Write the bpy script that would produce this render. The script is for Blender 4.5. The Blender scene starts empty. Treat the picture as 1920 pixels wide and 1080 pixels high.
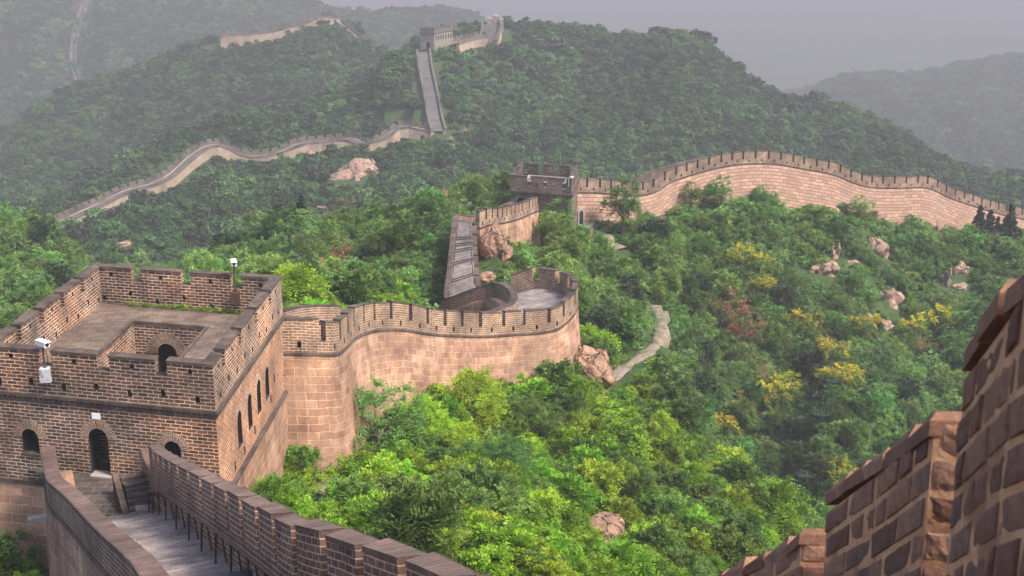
import bpy, bmesh, math, random
import numpy as np
from mathutils import Vector, Matrix, noise as mnoise

random.seed(7)
rng = np.random.default_rng(7)
sc = bpy.context.scene
COL = sc.collection

# ------------------------------------------------------------------ camera, sky, sun, exposure
PITCH = math.radians(15.4)
FPX = 2400.0
cam_d = bpy.data.cameras.new("camera")
cam = bpy.data.objects.new("camera", cam_d)
COL.objects.link(cam)
cam.location = (0, 0, 0)
cam.rotation_euler = (math.radians(90) - PITCH, 0, 0)
cam_d.sensor_width = 36.0
cam_d.lens = 36.0 * FPX / 1920.0
cam_d.clip_start = 0.1
cam_d.clip_end = 20000
cam_d.dof.use_dof = True
cam_d.dof.focus_distance = 75
cam_d.dof.aperture_fstop = 5.6
sc.camera = cam

SUN_EL, SUN_AZ = math.radians(50), math.radians(122)     # azimuth clockwise from +Y
world = bpy.data.worlds.new("World")
sc.world = world
world.use_nodes = True
wn = world.node_tree
wn.nodes.clear()
wo = wn.nodes.new("ShaderNodeOutputWorld")
wb = wn.nodes.new("ShaderNodeBackground")
ws = wn.nodes.new("ShaderNodeTexSky")
ws.sky_type = 'NISHITA'
ws.sun_disc = False
ws.sun_elevation = SUN_EL
ws.sun_rotation = SUN_AZ
ws.dust_density = 4.0
ws.air_density = 1.0
ws.ozone_density = 1.0
wb.inputs[1].default_value = 0.15
wn.links.new(ws.outputs[0], wb.inputs[0])
wn.links.new(wb.outputs[0], wo.inputs[0])

sun_d = bpy.data.lights.new("sun", 'SUN')
sun_d.energy = 2.6
sun_d.angle = math.radians(12)
sun_d.color = (1.0, 0.93, 0.83)
sun = bpy.data.objects.new("sun", sun_d)
COL.objects.link(sun)
sd = Vector((math.sin(SUN_AZ) * math.cos(SUN_EL), math.cos(SUN_AZ) * math.cos(SUN_EL), math.sin(SUN_EL)))
sun.rotation_euler = sd.to_track_quat('Z', 'Y').to_euler()
sun.location = (60, -20, 80)

sc.view_settings.view_transform = 'Standard'
sc.view_settings.look = 'None'
sc.view_settings.gamma = 1
sc.view_settings.exposure = 1.18
sc.cycles.use_denoising = True
sc.cycles.max_bounces = 6
sc.cycles.transparent_max_bounces = 4

HAZE_DENSITY = 0.00072
HAZE_COLOR = (0.40, 0.395, 0.43)

# ------------------------------------------------------------------ camera maths (used to place things at real depths)
CP, SP = math.cos(PITCH), math.sin(PITCH)

def P(u, v, Y):
    yv = (540 - v) / FPX
    dy = CP + yv * SP
    dz = -SP + yv * CP
    t = Y / dy
    return ((u - 960) / FPX * t, Y, dz * t)

def proj(x, y, z):
    d = y * CP - z * SP
    w = y * SP + z * CP
    return 960 + FPX * x / d, 540 - FPX * w / d, d

# ------------------------------------------------------------------ small helpers
def tag(o, label=None, cat=None, group=None, kind=None):
    if label: o["label"] = label
    if cat: o["category"] = cat
    if group: o["group"] = group
    if kind: o["kind"] = kind
    return o

def thing(name, label, cat, loc=(0, 0, 0), group=None, rz=0.0):
    o = bpy.data.objects.new(name, None)
    COL.objects.link(o)
    o.location = loc
    o.rotation_euler = (0, 0, rz)
    o.empty_display_size = 0.5
    tag(o, label, cat, group)
    return o

def link(name, me, parent=None, loc=(0, 0, 0)):
    o = bpy.data.objects.new(name, me)
    COL.objects.link(o)
    o.location = loc
    if parent:
        o.parent = parent
    return o

class MB:
    """collects polygons with uvs and builds ONE mesh object"""
    def __init__(s):
        s.v = []; s.f = []; s.uv = []; s.m = []
    def poly(s, pts, uvs=None, mat=0):
        i = len(s.v)
        s.v.extend([tuple(p) for p in pts])
        s.f.append(tuple(range(i, i + len(pts))))
        if uvs is None:
            uvs = auto_uv(pts)
        s.uv.extend(uvs)
        s.m.append(mat)
    def hexa(s, b, t, mat=0, top=None, uvf=None):
        """b, t: 4 bottom / 4 top points (ccw from above)"""
        s.poly(list(t), None if uvf is None else [uvf(p) for p in t], mat if top is None else top)
        s.poly([b[3], b[2], b[1], b[0]], None, mat)
        for i in range(4):
            j = (i + 1) % 4
            s.poly([b[i], b[j], t[j], t[i]], None, mat)
    def box(s, x0, x1, y0, y1, z0, z1, mat=0, top=None, T=None):
        b = [(x0, y0, z0), (x1, y0, z0), (x1, y1, z0), (x0, y1, z0)]
        t = [(x0, y0, z1), (x1, y0, z1), (x1, y1, z1), (x0, y1, z1)]
        if T:
            b = [T(*p) for p in b]; t = [T(*p) for p in t]
        s.hexa(b, t, mat, top)
    def tube(s, pts, rads, n=6, mat=0, cap=True):
        rings = []
        pts = [Vector(p) for p in pts]
        for k, p in enumerate(pts):
            d = (pts[min(k + 1, len(pts) - 1)] - pts[max(k - 1, 0)]).normalized()
            a = d.orthogonal().normalized()
            b = d.cross(a)
            if k and rings:
                # keep rings aligned
                a = (prev - d * prev.dot(d)).normalized(); b = d.cross(a)
            prev = a
            r = rads[k] if hasattr(rads, '__len__') else rads
            rings.append([p + (a * math.cos(q) + b * math.sin(q)) * r for q in [2 * math.pi * i / n for i in range(n)]])
        for k in range(len(rings) - 1):
            for i in range(n):
                j = (i + 1) % n
                s.poly([rings[k][i], rings[k][j], rings[k + 1][j], rings[k + 1][i]],
                       [(i / n, k), ((i + 1) / n, k), ((i + 1) / n, k + 1), (i / n, k + 1)], mat)
        if cap:
            s.poly(rings[-1], None, mat)
            s.poly(list(reversed(rings[0])), None, mat)
    def build(s, name, mats, parent=None, weld=True, smooth=False, origin=None):
        me = bpy.data.meshes.new(name)
        vs = s.v
        if origin is not None:
            vs = [(a - origin[0], b - origin[1], c - origin[2]) for a, b, c in vs]
        me.from_pydata(vs, [], s.f)
        uvl = me.uv_layers.new(name="UVMap")
        flat = np.array(s.uv, dtype=np.float32).ravel()
        uvl.data.foreach_set("uv", flat)
        if not isinstance(mats, (list, tuple)):
            mats = [mats]
        for m in mats:
            me.materials.append(m)
        me.polygons.foreach_set("material_index", s.m)
        if smooth:
            me.polygons.foreach_set("use_smooth", [True] * len(s.f))
        if weld:
            bm = bmesh.new(); bm.from_mesh(me)
            bmesh.ops.remove_doubles(bm, verts=bm.verts, dist=1e-4)
            bmesh.ops.recalc_face_normals(bm, faces=bm.faces)
            bm.to_mesh(me); bm.free()
        o = link(name, me, parent)
        if origin is not None:
            o.location = origin
        return o

def auto_uv(pts):
    a = Vector(pts[0]); n = Vector((0, 0, 0))
    for i in range(1, len(pts) - 1):
        n += (Vector(pts[i]) - a).cross(Vector(pts[i + 1]) - a)
    if n.length < 1e-12:
        return [(0, 0)] * len(pts)
    n.normalize()
    if abs(n.z) > 0.75:
        return [(p[0], p[1]) for p in pts]
    h = Vector((-n.y, n.x, 0)).normalized()
    return [(Vector(p).dot(h), p[2]) for p in pts]

def cut(o, cutter_mb, mats):
    """boolean difference, applied; the cutter is deleted"""
    c = cutter_mb.build("cutter_temp", mats)
    m = o.modifiers.new("cut", 'BOOLEAN')
    m.operation = 'DIFFERENCE'; m.solver = 'EXACT'; m.object = c
    bpy.context.view_layer.update()
    dg = bpy.context.evaluated_depsgraph_get()
    me = bpy.data.meshes.new_from_object(o.evaluated_get(dg))
    o.modifiers.clear()
    old = o.data
    o.data = me
    me.name = old.name
    bpy.data.objects.remove(c)
    return o

# ------------------------------------------------------------------ node materials
def new_mat(name):
    m = bpy.data.materials.new(name)
    m.use_nodes = True
    nt = m.node_tree
    b = nt.nodes["Principled BSDF"]
    b.inputs["Roughness"].default_value = 0.9
    b.inputs["Specular IOR Level"].default_value = 0.25
    return m, nt, b

def N(nt, t, **kw):
    n = nt.nodes.new(t)
    for k, v in kw.items():
        setattr(n, k, v)
    return n

def mixc(nt, fac, a, b, blend='MIX'):
    n = N(nt, "ShaderNodeMix", data_type='RGBA', blend_type=blend)
    if isinstance(fac, (int, float)): n.inputs[0].default_value = fac
    else: nt.links.new(fac, n.inputs[0])
    for idx, c in ((6, a), (7, b)):
        if isinstance(c, tuple): n.inputs[idx].default_value = (*c, 1)
        else: nt.links.new(c, n.inputs[idx])
    return n.outputs[2]

def ramp(nt, src, p0, p1, c0=(0, 0, 0), c1=(1, 1, 1)):
    r = N(nt, "ShaderNodeValToRGB")
    r.color_ramp.elements[0].position = p0
    r.color_ramp.elements[1].position = p1
    r.color_ramp.elements[0].color = (*c0, 1)
    r.color_ramp.elements[1].color = (*c1, 1)
    nt.links.new(src, r.inputs[0])
    return r.outputs[0]

def noise_tex(nt, scale, detail=4, rough=0.6, vec=None, stretch=None):
    n = N(nt, "ShaderNodeTexNoise")
    n.inputs["Scale"].default_value = scale
    n.inputs["Detail"].default_value = detail
    n.inputs["Roughness"].default_value = rough
    if vec is None:
        g = N(nt, "ShaderNodeNewGeometry")
        vec = g.outputs["Position"]
    if stretch:
        mp = N(nt, "ShaderNodeMapping")
        mp.inputs["Scale"].default_value = stretch
        nt.links.new(vec, mp.inputs[0]); vec = mp.outputs[0]
    nt.links.new(vec, n.inputs["Vector"])
    return n.outputs["Fac"]

def brick_mat(name, c1, c2, mortar, bw, rh, ms, stain=(0.05, 0.04, 0.035), stain_amt=0.5, tint=None, wobble=0.08,
              bump=0.03, streak=0.0, freq=0.35, mort_fade=0.35):
    m, nt, b = new_mat(name)
    uv = N(nt, "ShaderNodeUVMap"); uv.uv_map = "UVMap"
    nz = N(nt, "ShaderNodeTexNoise"); nz.inputs["Scale"].default_value = 1.3; nz.inputs["Detail"].default_value = 3
    nt.links.new(uv.outputs[0], nz.inputs["Vector"])
    sub = N(nt, "ShaderNodeVectorMath", operation='SUBTRACT'); sub.inputs[1].default_value = (0.5, 0.5, 0.5)
    nt.links.new(nz.outputs["Color"], sub.inputs[0])
    scl = N(nt, "ShaderNodeVectorMath", operation='SCALE'); scl.inputs["Scale"].default_value = wobble
    nt.links.new(sub.outputs[0], scl.inputs[0])
    add = N(nt, "ShaderNodeVectorMath", operation='ADD')
    nt.links.new(uv.outputs[0], add.inputs[0]); nt.links.new(scl.outputs[0], add.inputs[1])
    br = N(nt, "ShaderNodeTexBrick")
    br.inputs["Scale"].default_value = 1.0
    br.inputs["Brick Width"].default_value = bw
    br.inputs["Row Height"].default_value = rh
    br.inputs["Mortar Size"].default_value = ms
    br.inputs["Mortar Smooth"].default_value = 0.25
    br.inputs["Bias"].default_value = 0.0
    br.inputs["Color1"].default_value = (*c1, 1)
    br.inputs["Color2"].default_value = (*c2, 1)
    br.inputs["Mortar"].default_value = (*mortar, 1)
    nt.links.new(add.outputs[0], br.inputs["Vector"])
    col = br.outputs["Color"]
    # mortar partly lost, so joints are broken lines
    mf = noise_tex(nt, 2.2, 5, 0.7)
    mfr = ramp(nt, mf, 0.50, 0.66)
    lost = N(nt, "ShaderNodeMath", operation='MULTIPLY'); lost.inputs[1].default_value = mort_fade
    nt.links.new(mfr, lost.inputs[0])
    mid = tuple((p + q) / 2 * 0.85 for p, q in zip(c1, c2))
    isM = N(nt, "ShaderNodeMath", operation='MULTIPLY')
    nt.links.new(lost.outputs[0], isM.inputs[0]); nt.links.new(br.outputs["Fac"], isM.inputs[1])
    col = mixc(nt, isM.outputs[0], col, mid)
    # grain inside each brick
    if ms < 0.04:
        pv = noise_tex(nt, 0.8, 5, 0.65)
        col = mixc(nt, 0.85, col, ramp(nt, pv, 0.3, 0.7, (0.55, 0.53, 0.53), (1.35, 1.3, 1.24)), 'MULTIPLY')
        pv2 = noise_tex(nt, 0.23, 4, 0.7)
        col = mixc(nt, 0.9, col, ramp(nt, pv2, 0.36, 0.64, (0.6, 0.59, 0.6), (1.22, 1.2, 1.16)), 'MULTIPLY')
    gr = noise_tex(nt, 9.0, 6, 0.7)
    col = mixc(nt, 0.7, col, ramp(nt, gr, 0.25, 0.75, (0.55, 0.55, 0.55), (1.35, 1.32, 1.3)), 'MULTIPLY')
    if tint:
        tn = noise_tex(nt, freq * 0.6, 3, 0.5)
        col = mixc(nt, ramp(nt, tn, 0.42, 0.62), col, mixc(nt, 1.0, col, tint, 'MULTIPLY'))
    st = noise_tex(nt, freq, 6, 0.65)
    f = ramp(nt, st, 0.48, 0.72)
    sm = N(nt, "ShaderNodeMath", operation='MULTIPLY'); sm.inputs[1].default_value = stain_amt
    nt.links.new(f, sm.inputs[0])
    col = mixc(nt, sm.outputs[0], col, stain)
    if streak > 0:
        sk = noise_tex(nt, 1.0, 4, 0.6, stretch=(0.9, 0.9, 0.07))
        f2 = ramp(nt, sk, 0.56, 0.75)
        sm2 = N(nt, "ShaderNodeMath", operation='MULTIPLY'); sm2.inputs[1].default_value = streak
        nt.links.new(f2, sm2.inputs[0])
        col = mixc(nt, sm2.outputs[0], col, stain)
    nt.links.new(col, b.inputs["Base Color"])
    bp = N(nt, "ShaderNodeBump"); bp.inputs["Strength"].default_value = 0.8; bp.inputs["Distance"].default_value = bump
    hh = N(nt, "ShaderNodeMath", operation='SUBTRACT')
    g2 = N(nt, "ShaderNodeMath", operation='MULTIPLY'); g2.inputs[1].default_value = 0.9
    nt.links.new(gr, g2.inputs[0]); nt.links.new(g2.outputs[0], hh.inputs[0]); nt.links.new(br.outputs["Fac"], hh.inputs[1])
    nt.links.new(hh.outputs[0], bp.inputs["Height"])
    nt.links.new(bp.outputs[0], b.inputs["Normal"])
    return m

def noise_mat(name, ca, cb, scale, rough=0.9, cc=None, bump=0.0, bscale=None, metallic=0.0):
    m, nt, b = new_mat(name)
    f = noise_tex(nt, scale, 6, 0.65)
    col = mixc(nt, ramp(nt, f, 0.35, 0.65), ca, cb)
    if cc:
        f2 = noise_tex(nt, scale * 0.21, 5, 0.6)
        col = mixc(nt, ramp(nt, f2, 0.48, 0.6), col, cc)
    nt.links.new(col, b.inputs["Base Color"])
    b.inputs["Roughness"].default_value = rough
    b.inputs["Metallic"].default_value = metallic
    if bump:
        bp = N(nt, "ShaderNodeBump"); bp.inputs["Distance"].default_value = bump
        nt.links.new(noise_tex(nt, bscale or scale * 2, 8, 0.7), bp.inputs["Height"])
        nt.links.new(bp.outputs[0], b.inputs["Normal"])
    return m

def leaf_mat(name, dark, light, hue_var=0.03, val_var=0.5, transl=0.35):
    m, nt, b = new_mat(name)
    geo = N(nt, "ShaderNodeNewGeometry")
    oi = N(nt, "ShaderNodeObjectInfo")
    col = mixc(nt, geo.outputs["Random Per Island"], dark, light)
    hs = N(nt, "ShaderNodeHueSaturation")
    mr = N(nt, "ShaderNodeMapRange")
    nt.links.new(oi.outputs["Random"], mr.inputs["Value"])
    mr.inputs["To Min"].default_value = 0.5 - hue_var; mr.inputs["To Max"].default_value = 0.5 + hue_var
    nt.links.new(mr.outputs[0], hs.inputs["Hue"])
    # value varies by a different hash of the same random number
    mu = N(nt, "ShaderNodeMath", operation='MULTIPLY'); mu.inputs[1].default_value = 37.7
    fr = N(nt, "ShaderNodeMath", operation='FRACT')
    nt.links.new(oi.outputs["Random"], mu.inputs[0]); nt.links.new(mu.outputs[0], fr.inputs[0])
    mr2 = N(nt, "ShaderNodeMapRange")
    nt.links.new(fr.outputs[0], mr2.inputs["Value"])
    mr2.inputs["To Min"].default_value = 1 - val_var; mr2.inputs["To Max"].default_value = 1 + val_var
    pn = noise_tex(nt, 0.03, 3, 0.6, vec=oi.outputs["Location"])
    pr = N(nt, "ShaderNodeMapRange"); nt.links.new(pn, pr.inputs["Value"])
    pr.inputs["From Min"].default_value = 0.3; pr.inputs["From Max"].default_value = 0.7; pr.inputs["To Min"].default_value = 0.68; pr.inputs["To Max"].default_value = 1.35
    pm = N(nt, "ShaderNodeMath", operation='MULTIPLY')
    nt.links.new(mr2.outputs[0], pm.inputs[0]); nt.links.new(pr.outputs[0], pm.inputs[1])
    nt.links.new(pm.outputs[0], hs.inputs["Value"])
    nt.links.new(col, hs.inputs["Color"])
    nt.links.new(hs.outputs[0], b.inputs["Base Color"])
    b.inputs["Roughness"].default_value = 0.65
    tr = N(nt, "ShaderNodeBsdfTranslucent")
    nt.links.new(hs.outputs[0], tr.inputs["Color"])
    mx = N(nt, "ShaderNodeMixShader"); mx.inputs[0].default_value = transl
    nt.links.new(b.outputs[0], mx.inputs[1]); nt.links.new(tr.outputs[0], mx.inputs[2])
    nt.links.new(mx.outputs[0], nt.nodes["Material Output"].inputs[0])
    return m

M = {}
M['brick'] = brick_mat('brown_brick', (0.062, 0.038, 0.029), (0.185, 0.112, 0.078), (0.60, 0.51, 0.43), 0.50, 0.165, 0.022,
                       stain=(0.048, 0.04, 0.036), stain_amt=0.8, tint=(1.6, 1.3, 1.1), streak=0.4)
M['brick_sunlit'] = brick_mat('sunlit_brick', (0.19, 0.095, 0.058), (0.30, 0.16, 0.10), (0.56, 0.42, 0.32), 0.50, 0.165, 0.022,
                           stain=(0.10, 0.068, 0.05), stain_amt=0.6, tint=(1.2, 1.08, 0.98), streak=0.4)  # lighter orange tone paints in the sun on the tower's right face
M['brick_pale'] = brick_mat('weathered_brick', (0.15, 0.092, 0.062), (0.25, 0.155, 0.105), (0.55, 0.44, 0.34), 0.48, 0.16, 0.02,
                            stain=(0.08, 0.06, 0.05), stain_amt=0.55)
M['brick_near'] = brick_mat('dark_parapet_brick', (0.12, 0.072, 0.055), (0.20, 0.125, 0.098), (0.58, 0.42, 0.32), 0.44, 0.16, 0.018,
                            stain=(0.075, 0.05, 0.045), stain_amt=0.4, wobble=0.04)
def unit_brick_mat():
    m, nt, b = new_mat('weathered_unit_brick')
    geo = N(nt, "ShaderNodeNewGeometry")
    col = mixc(nt, geo.outputs["Random Per Island"], (0.25, 0.125, 0.085), (0.48, 0.265, 0.18))
    col = mixc(nt, 0.8, col, ramp(nt, noise_tex(nt, 14, 8, 0.75), 0.25, 0.75, (0.5, 0.5, 0.52), (1.4, 1.36, 1.3)), 'MULTIPLY')
    col = mixc(nt, ramp(nt, noise_tex(nt, 1.7, 6, 0.7), 0.52, 0.70), col, (0.19, 0.12, 0.10))
    nt.links.new(col, b.inputs["Base Color"])
    bp = N(nt, "ShaderNodeBump"); bp.inputs["Distance"].default_value = 0.03
    nt.links.new(noise_tex(nt, 28, 10, 0.8), bp.inputs["Height"]); nt.links.new(bp.outputs[0], b.inputs["Normal"])
    return m
M['brick_unit'] = unit_brick_mat()
M['mortar'] = noise_mat('orange_mortar', (0.50, 0.25, 0.13), (0.62, 0.36, 0.21), 9.0, cc=(0.30, 0.15, 0.09), bump=0.01, bscale=30)
M['cap'] = brick_mat('cap_brick', (0.06, 0.045, 0.04), (0.12, 0.088, 0.075), (0.05, 0.042, 0.038), 0.42, 0.6, 0.012,
                     stain=(0.16, 0.12, 0.10), stain_amt=0.5)
M['cap_near'] = brick_mat('parapet_cap_brick', (0.13, 0.088, 0.075), (0.19, 0.13, 0.11), (0.07, 0.05, 0.045), 0.22, 1.2, 0.012,
                          stain=(0.075, 0.052, 0.045), stain_amt=0.5)
M['stone'] = brick_mat('tan_stone_block', (0.32, 0.185, 0.125), (0.47, 0.295, 0.205), (0.62, 0.46, 0.35), 1.15, 0.46, 0.024,
                       stain=(0.17, 0.115, 0.085), stain_amt=0.6, tint=(0.78, 0.74, 0.72), wobble=0.2, streak=0.7, bump=0.05, mort_fade=0.55)
M['stone_far'] = brick_mat('pale_stone_block', (0.30, 0.18, 0.13), (0.45, 0.295, 0.22), (0.20, 0.12, 0.09), 1.3, 0.5, 0.05,
                           stain=(0.20, 0.14, 0.11), stain_amt=0.45, wobble=0.22, streak=0.4, bump=0.05, mort_fade=0.4)
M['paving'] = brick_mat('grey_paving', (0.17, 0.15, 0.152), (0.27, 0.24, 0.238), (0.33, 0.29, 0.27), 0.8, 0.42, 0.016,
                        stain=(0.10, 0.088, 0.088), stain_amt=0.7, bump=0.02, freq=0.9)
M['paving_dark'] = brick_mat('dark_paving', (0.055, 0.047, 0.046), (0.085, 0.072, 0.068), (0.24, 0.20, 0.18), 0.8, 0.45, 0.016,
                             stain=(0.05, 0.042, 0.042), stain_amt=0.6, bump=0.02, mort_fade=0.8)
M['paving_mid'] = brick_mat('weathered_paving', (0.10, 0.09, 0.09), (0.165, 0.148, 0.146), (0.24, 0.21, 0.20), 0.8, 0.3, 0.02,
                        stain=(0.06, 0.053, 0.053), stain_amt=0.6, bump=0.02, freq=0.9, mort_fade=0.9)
M['roof_paving'] = brick_mat('brown_paving', (0.11, 0.082, 0.068), (0.17, 0.128, 0.105), (0.24, 0.185, 0.155), 0.75, 0.42, 0.022,
                             stain=(0.075, 0.058, 0.05), stain_amt=0.6, bump=0.02, freq=0.5, mort_fade=0.8)
M['dark'] = noise_mat('dark_interior', (0.012, 0.011, 0.012), (0.02, 0.018, 0.018), 2.0)
def rock_mat(name, ca, cb, cc):
    m, nt, b = new_mat(name)
    tc = N(nt, "ShaderNodeNewGeometry")
    wv = N(nt, "ShaderNodeTexNoise"); wv.inputs["Scale"].default_value = 0.9; wv.inputs["Detail"].default_value = 4
    nt.links.new(tc.outputs["Position"], wv.inputs["Vector"])
    wm = N(nt, "ShaderNodeVectorMath", operation='MULTIPLY_ADD'); wm.inputs[1].default_value = (1.6, 1.6, 1.6)
    nt.links.new(wv.outputs["Color"], wm.inputs[0]); nt.links.new(tc.outputs["Position"], wm.inputs[2])
    vo = N(nt, "ShaderNodeTexVoronoi", feature='DISTANCE_TO_EDGE'); vo.inputs["Scale"].default_value = 0.62
    nt.links.new(wm.outputs[0], vo.inputs["Vector"])
    f = noise_tex(nt, 1.6, 8, 0.7)
    col = mixc(nt, ramp(nt, f, 0.35, 0.65), ca, cb)
    col = mixc(nt, ramp(nt, noise_tex(nt, 0.5, 6, 0.65), 0.5, 0.62), col, cc)
    col = mixc(nt, ramp(nt, noise_tex(nt, 0.9, 5, 0.7, stretch=(1, 1, .25)), 0.6, 0.7), col, (0.07, 0.06, 0.045))
    ck = ramp(nt, vo.outputs["Distance"], 0.0, 0.035, (1, 1, 1), (0, 0, 0))
    col = mixc(nt, ck, col, (0.05, 0.035, 0.028))
    nt.links.new(col, b.inputs["Base Color"])
    hm = N(nt, "ShaderNodeMath", operation='SUBTRACT'); nt.links.new(noise_tex(nt, 2.5, 10, 0.72), hm.inputs[0]); nt.links.new(ck, hm.inputs[1])
    bp = N(nt, "ShaderNodeBump"); bp.inputs["Distance"].default_value = 0.18
    nt.links.new(hm.outputs[0], bp.inputs["Height"]); nt.links.new(bp.outputs[0], b.inputs["Normal"])
    return m
M['rock'] = noise_mat('tan_granite', (0.30, 0.175, 0.115), (0.44, 0.285, 0.20), 1.2, cc=(0.21, 0.125, 0.09), bump=0.12, bscale=1.5)
M['rock_pale'] = noise_mat('pale_granite', (0.28, 0.175, 0.13), (0.40, 0.27, 0.205), 1.0, cc=(0.18, 0.115, 0.088), bump=0.12, bscale=1.5)
M['rock'] = rock_mat('cracked_tan_granite', (0.25, 0.14, 0.09), (0.38, 0.235, 0.16), (0.19, 0.115, 0.08))
M['rock_pale'] = rock_mat('cracked_pale_granite', (0.27, 0.17, 0.125), (0.38, 0.255, 0.195), (0.20, 0.13, 0.10))
M['dirt'] = noise_mat('path_dirt', (0.13, 0.098, 0.072), (0.27, 0.215, 0.175), 5.0, cc=(0.10, 0.10, 0.045), bump=0.05, bscale=6)
M['iron'] = noise_mat('rusty_iron', (0.035, 0.022, 0.018), (0.09, 0.05, 0.035), 8.0, rough=0.6)
M['grey_metal'] = noise_mat('painted_grey_metal', (0.32, 0.35, 0.38), (0.42, 0.45, 0.48), 9.0, rough=0.5, cc=(0.24, 0.13, 0.07))
M['white'] = noise_mat('white_plastic', (0.72, 0.72, 0.72), (0.8, 0.8, 0.8), 5.0, rough=0.45)
M['black'] = noise_mat('black_rubber', (0.012, 0.012, 0.013), (0.02, 0.02, 0.022), 5.0, rough=0.55)
M['wood'] = noise_mat('bark', (0.05, 0.036, 0.026), (0.09, 0.065, 0.048), 12.0)
M['pale_concrete'] = noise_mat('pale_ledge', (0.22, 0.2, 0.185), (0.32, 0.29, 0.27), 2.0)
# ground: dark soil and low plants
def ground_mat():
    m, nt, b = new_mat('hillside_ground')
    f = noise_tex(nt, 0.9, 6, 0.65)
    col = mixc(nt, ramp(nt, f, 0.35, 0.65), (0.022, 0.042, 0.012), (0.045, 0.08, 0.02))
    f2 = noise_tex(nt, 0.12, 6, 0.6)
    col = mixc(nt, ramp(nt, f2, 0.60, 0.68), col, (0.17, 0.115, 0.075))
    nt.links.new(col, b.inputs["Base Color"])
    bp = N(nt, "ShaderNodeBump"); bp.inputs["Distance"].default_value = 0.4
    nt.links.new(noise_tex(nt, 0.8, 8, 0.7), bp.inputs["Height"]); nt.links.new(bp.outputs[0], b.inputs["Normal"])
    return m
M['ground'] = ground_mat()
M['leaf_bright'] = leaf_mat('bright_leaf', (0.085, 0.18, 0.010), (0.27, 0.42, 0.022), 0.028, 0.42)
M['leaf_mid'] = leaf_mat('mid_green_leaf', (0.050, 0.115, 0.020), (0.165, 0.285, 0.058), 0.03, 0.5)
M['leaf_olive'] = leaf_mat('olive_leaf', (0.06, 0.12, 0.018), (0.16, 0.25, 0.045), 0.02, 0.35)
M['leaf_dark'] = leaf_mat('dark_pine_leaf', (0.018, 0.036, 0.016), (0.040, 0.066, 0.028), 0.02, 0.3, 0.2)
M['leaf_far'] = leaf_mat('far_green_leaf', (0.026, 0.072, 0.018), (0.085, 0.165, 0.045), 0.025, 0.5)
M['leaf_pale'] = leaf_mat('pale_green_leaf', (0.075, 0.14, 0.035), (0.19, 0.29, 0.085), 0.02, 0.3)
M['leaf_yellow'] = leaf_mat('yellow_blossom', (0.40, 0.32, 0.012), (0.60, 0.50, 0.03), 0.01, 0.12)
M['leaf_red'] = leaf_mat('russet_leaf', (0.20, 0.075, 0.04), (0.34, 0.14, 0.08), 0.01, 0.2)
M['grass'] = leaf_mat('grass_blade', (0.07, 0.15, 0.015), (0.14, 0.26, 0.03), 0.02, 0.3)

# ------------------------------------------------------------------ paths (wall lines in plan)
class Path:
    def __init__(s, pts, n_sub=8, smooth=True):
        p = np.array(pts, float)
        if smooth and len(p) > 2:
            out = []
            q = np.vstack([2 * p[0] - p[1], p, 2 * p[-1] - p[-2]])
            for i in range(1, len(q) - 2):
                for k in range(n_sub):
                    t = k / n_sub
                    a, b, c, d = q[i - 1], q[i], q[i + 1], q[i + 2]
                    out.append(0.5 * ((2 * b) + (c - a) * t + (2 * a - 5 * b + 4 * c - d) * t * t + (3 * b - a - 3 * c + d) * t ** 3))
            out.append(p[-1])
            p = np.array(out)
        d = np.hypot(*(np.diff(p[:, :2], axis=0).T))
        keep = np.r_[True, d > 1e-6]
        p = p[keep]
        d = np.hypot(*(np.diff(p[:, :2], axis=0).T))
        s.p = p
        s.s = np.r_[0, np.cumsum(d)]
        s.L = s.s[-1]
        t = np.gradient(p[:, :2], s.s, axis=0)
        t /= np.linalg.norm(t, axis=1)[:, None]
        for _ in range(2):
            t[1:-1] = (t[:-2] + 2 * t[1:-1] + t[2:]) / 4
        t /= np.linalg.norm(t, axis=1)[:, None]
        s.n = np.stack([-t[:, 1], t[:, 0]], 1)       # left normal
        s.t = t
    def z(s, q):
        return float(np.interp(q, s.s, s.p[:, 2]))
    def xy(s, q, off=0.0):
        n = np.array([np.interp(q, s.s, s.n[:, 0]), np.interp(q, s.s, s.n[:, 1])])
        n /= np.linalg.norm(n)
        x = np.interp(q, s.s, s.p[:, 0]); y = np.interp(q, s.s, s.p[:, 1])
        return float(x + n[0] * off), float(y + n[1] * off)
    def slope(s, q, h=0.5):
        return (s.z(min(q + h, s.L)) - s.z(max(q - h, 0))) / (min(q + h, s.L) - max(q - h, 0))

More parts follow.
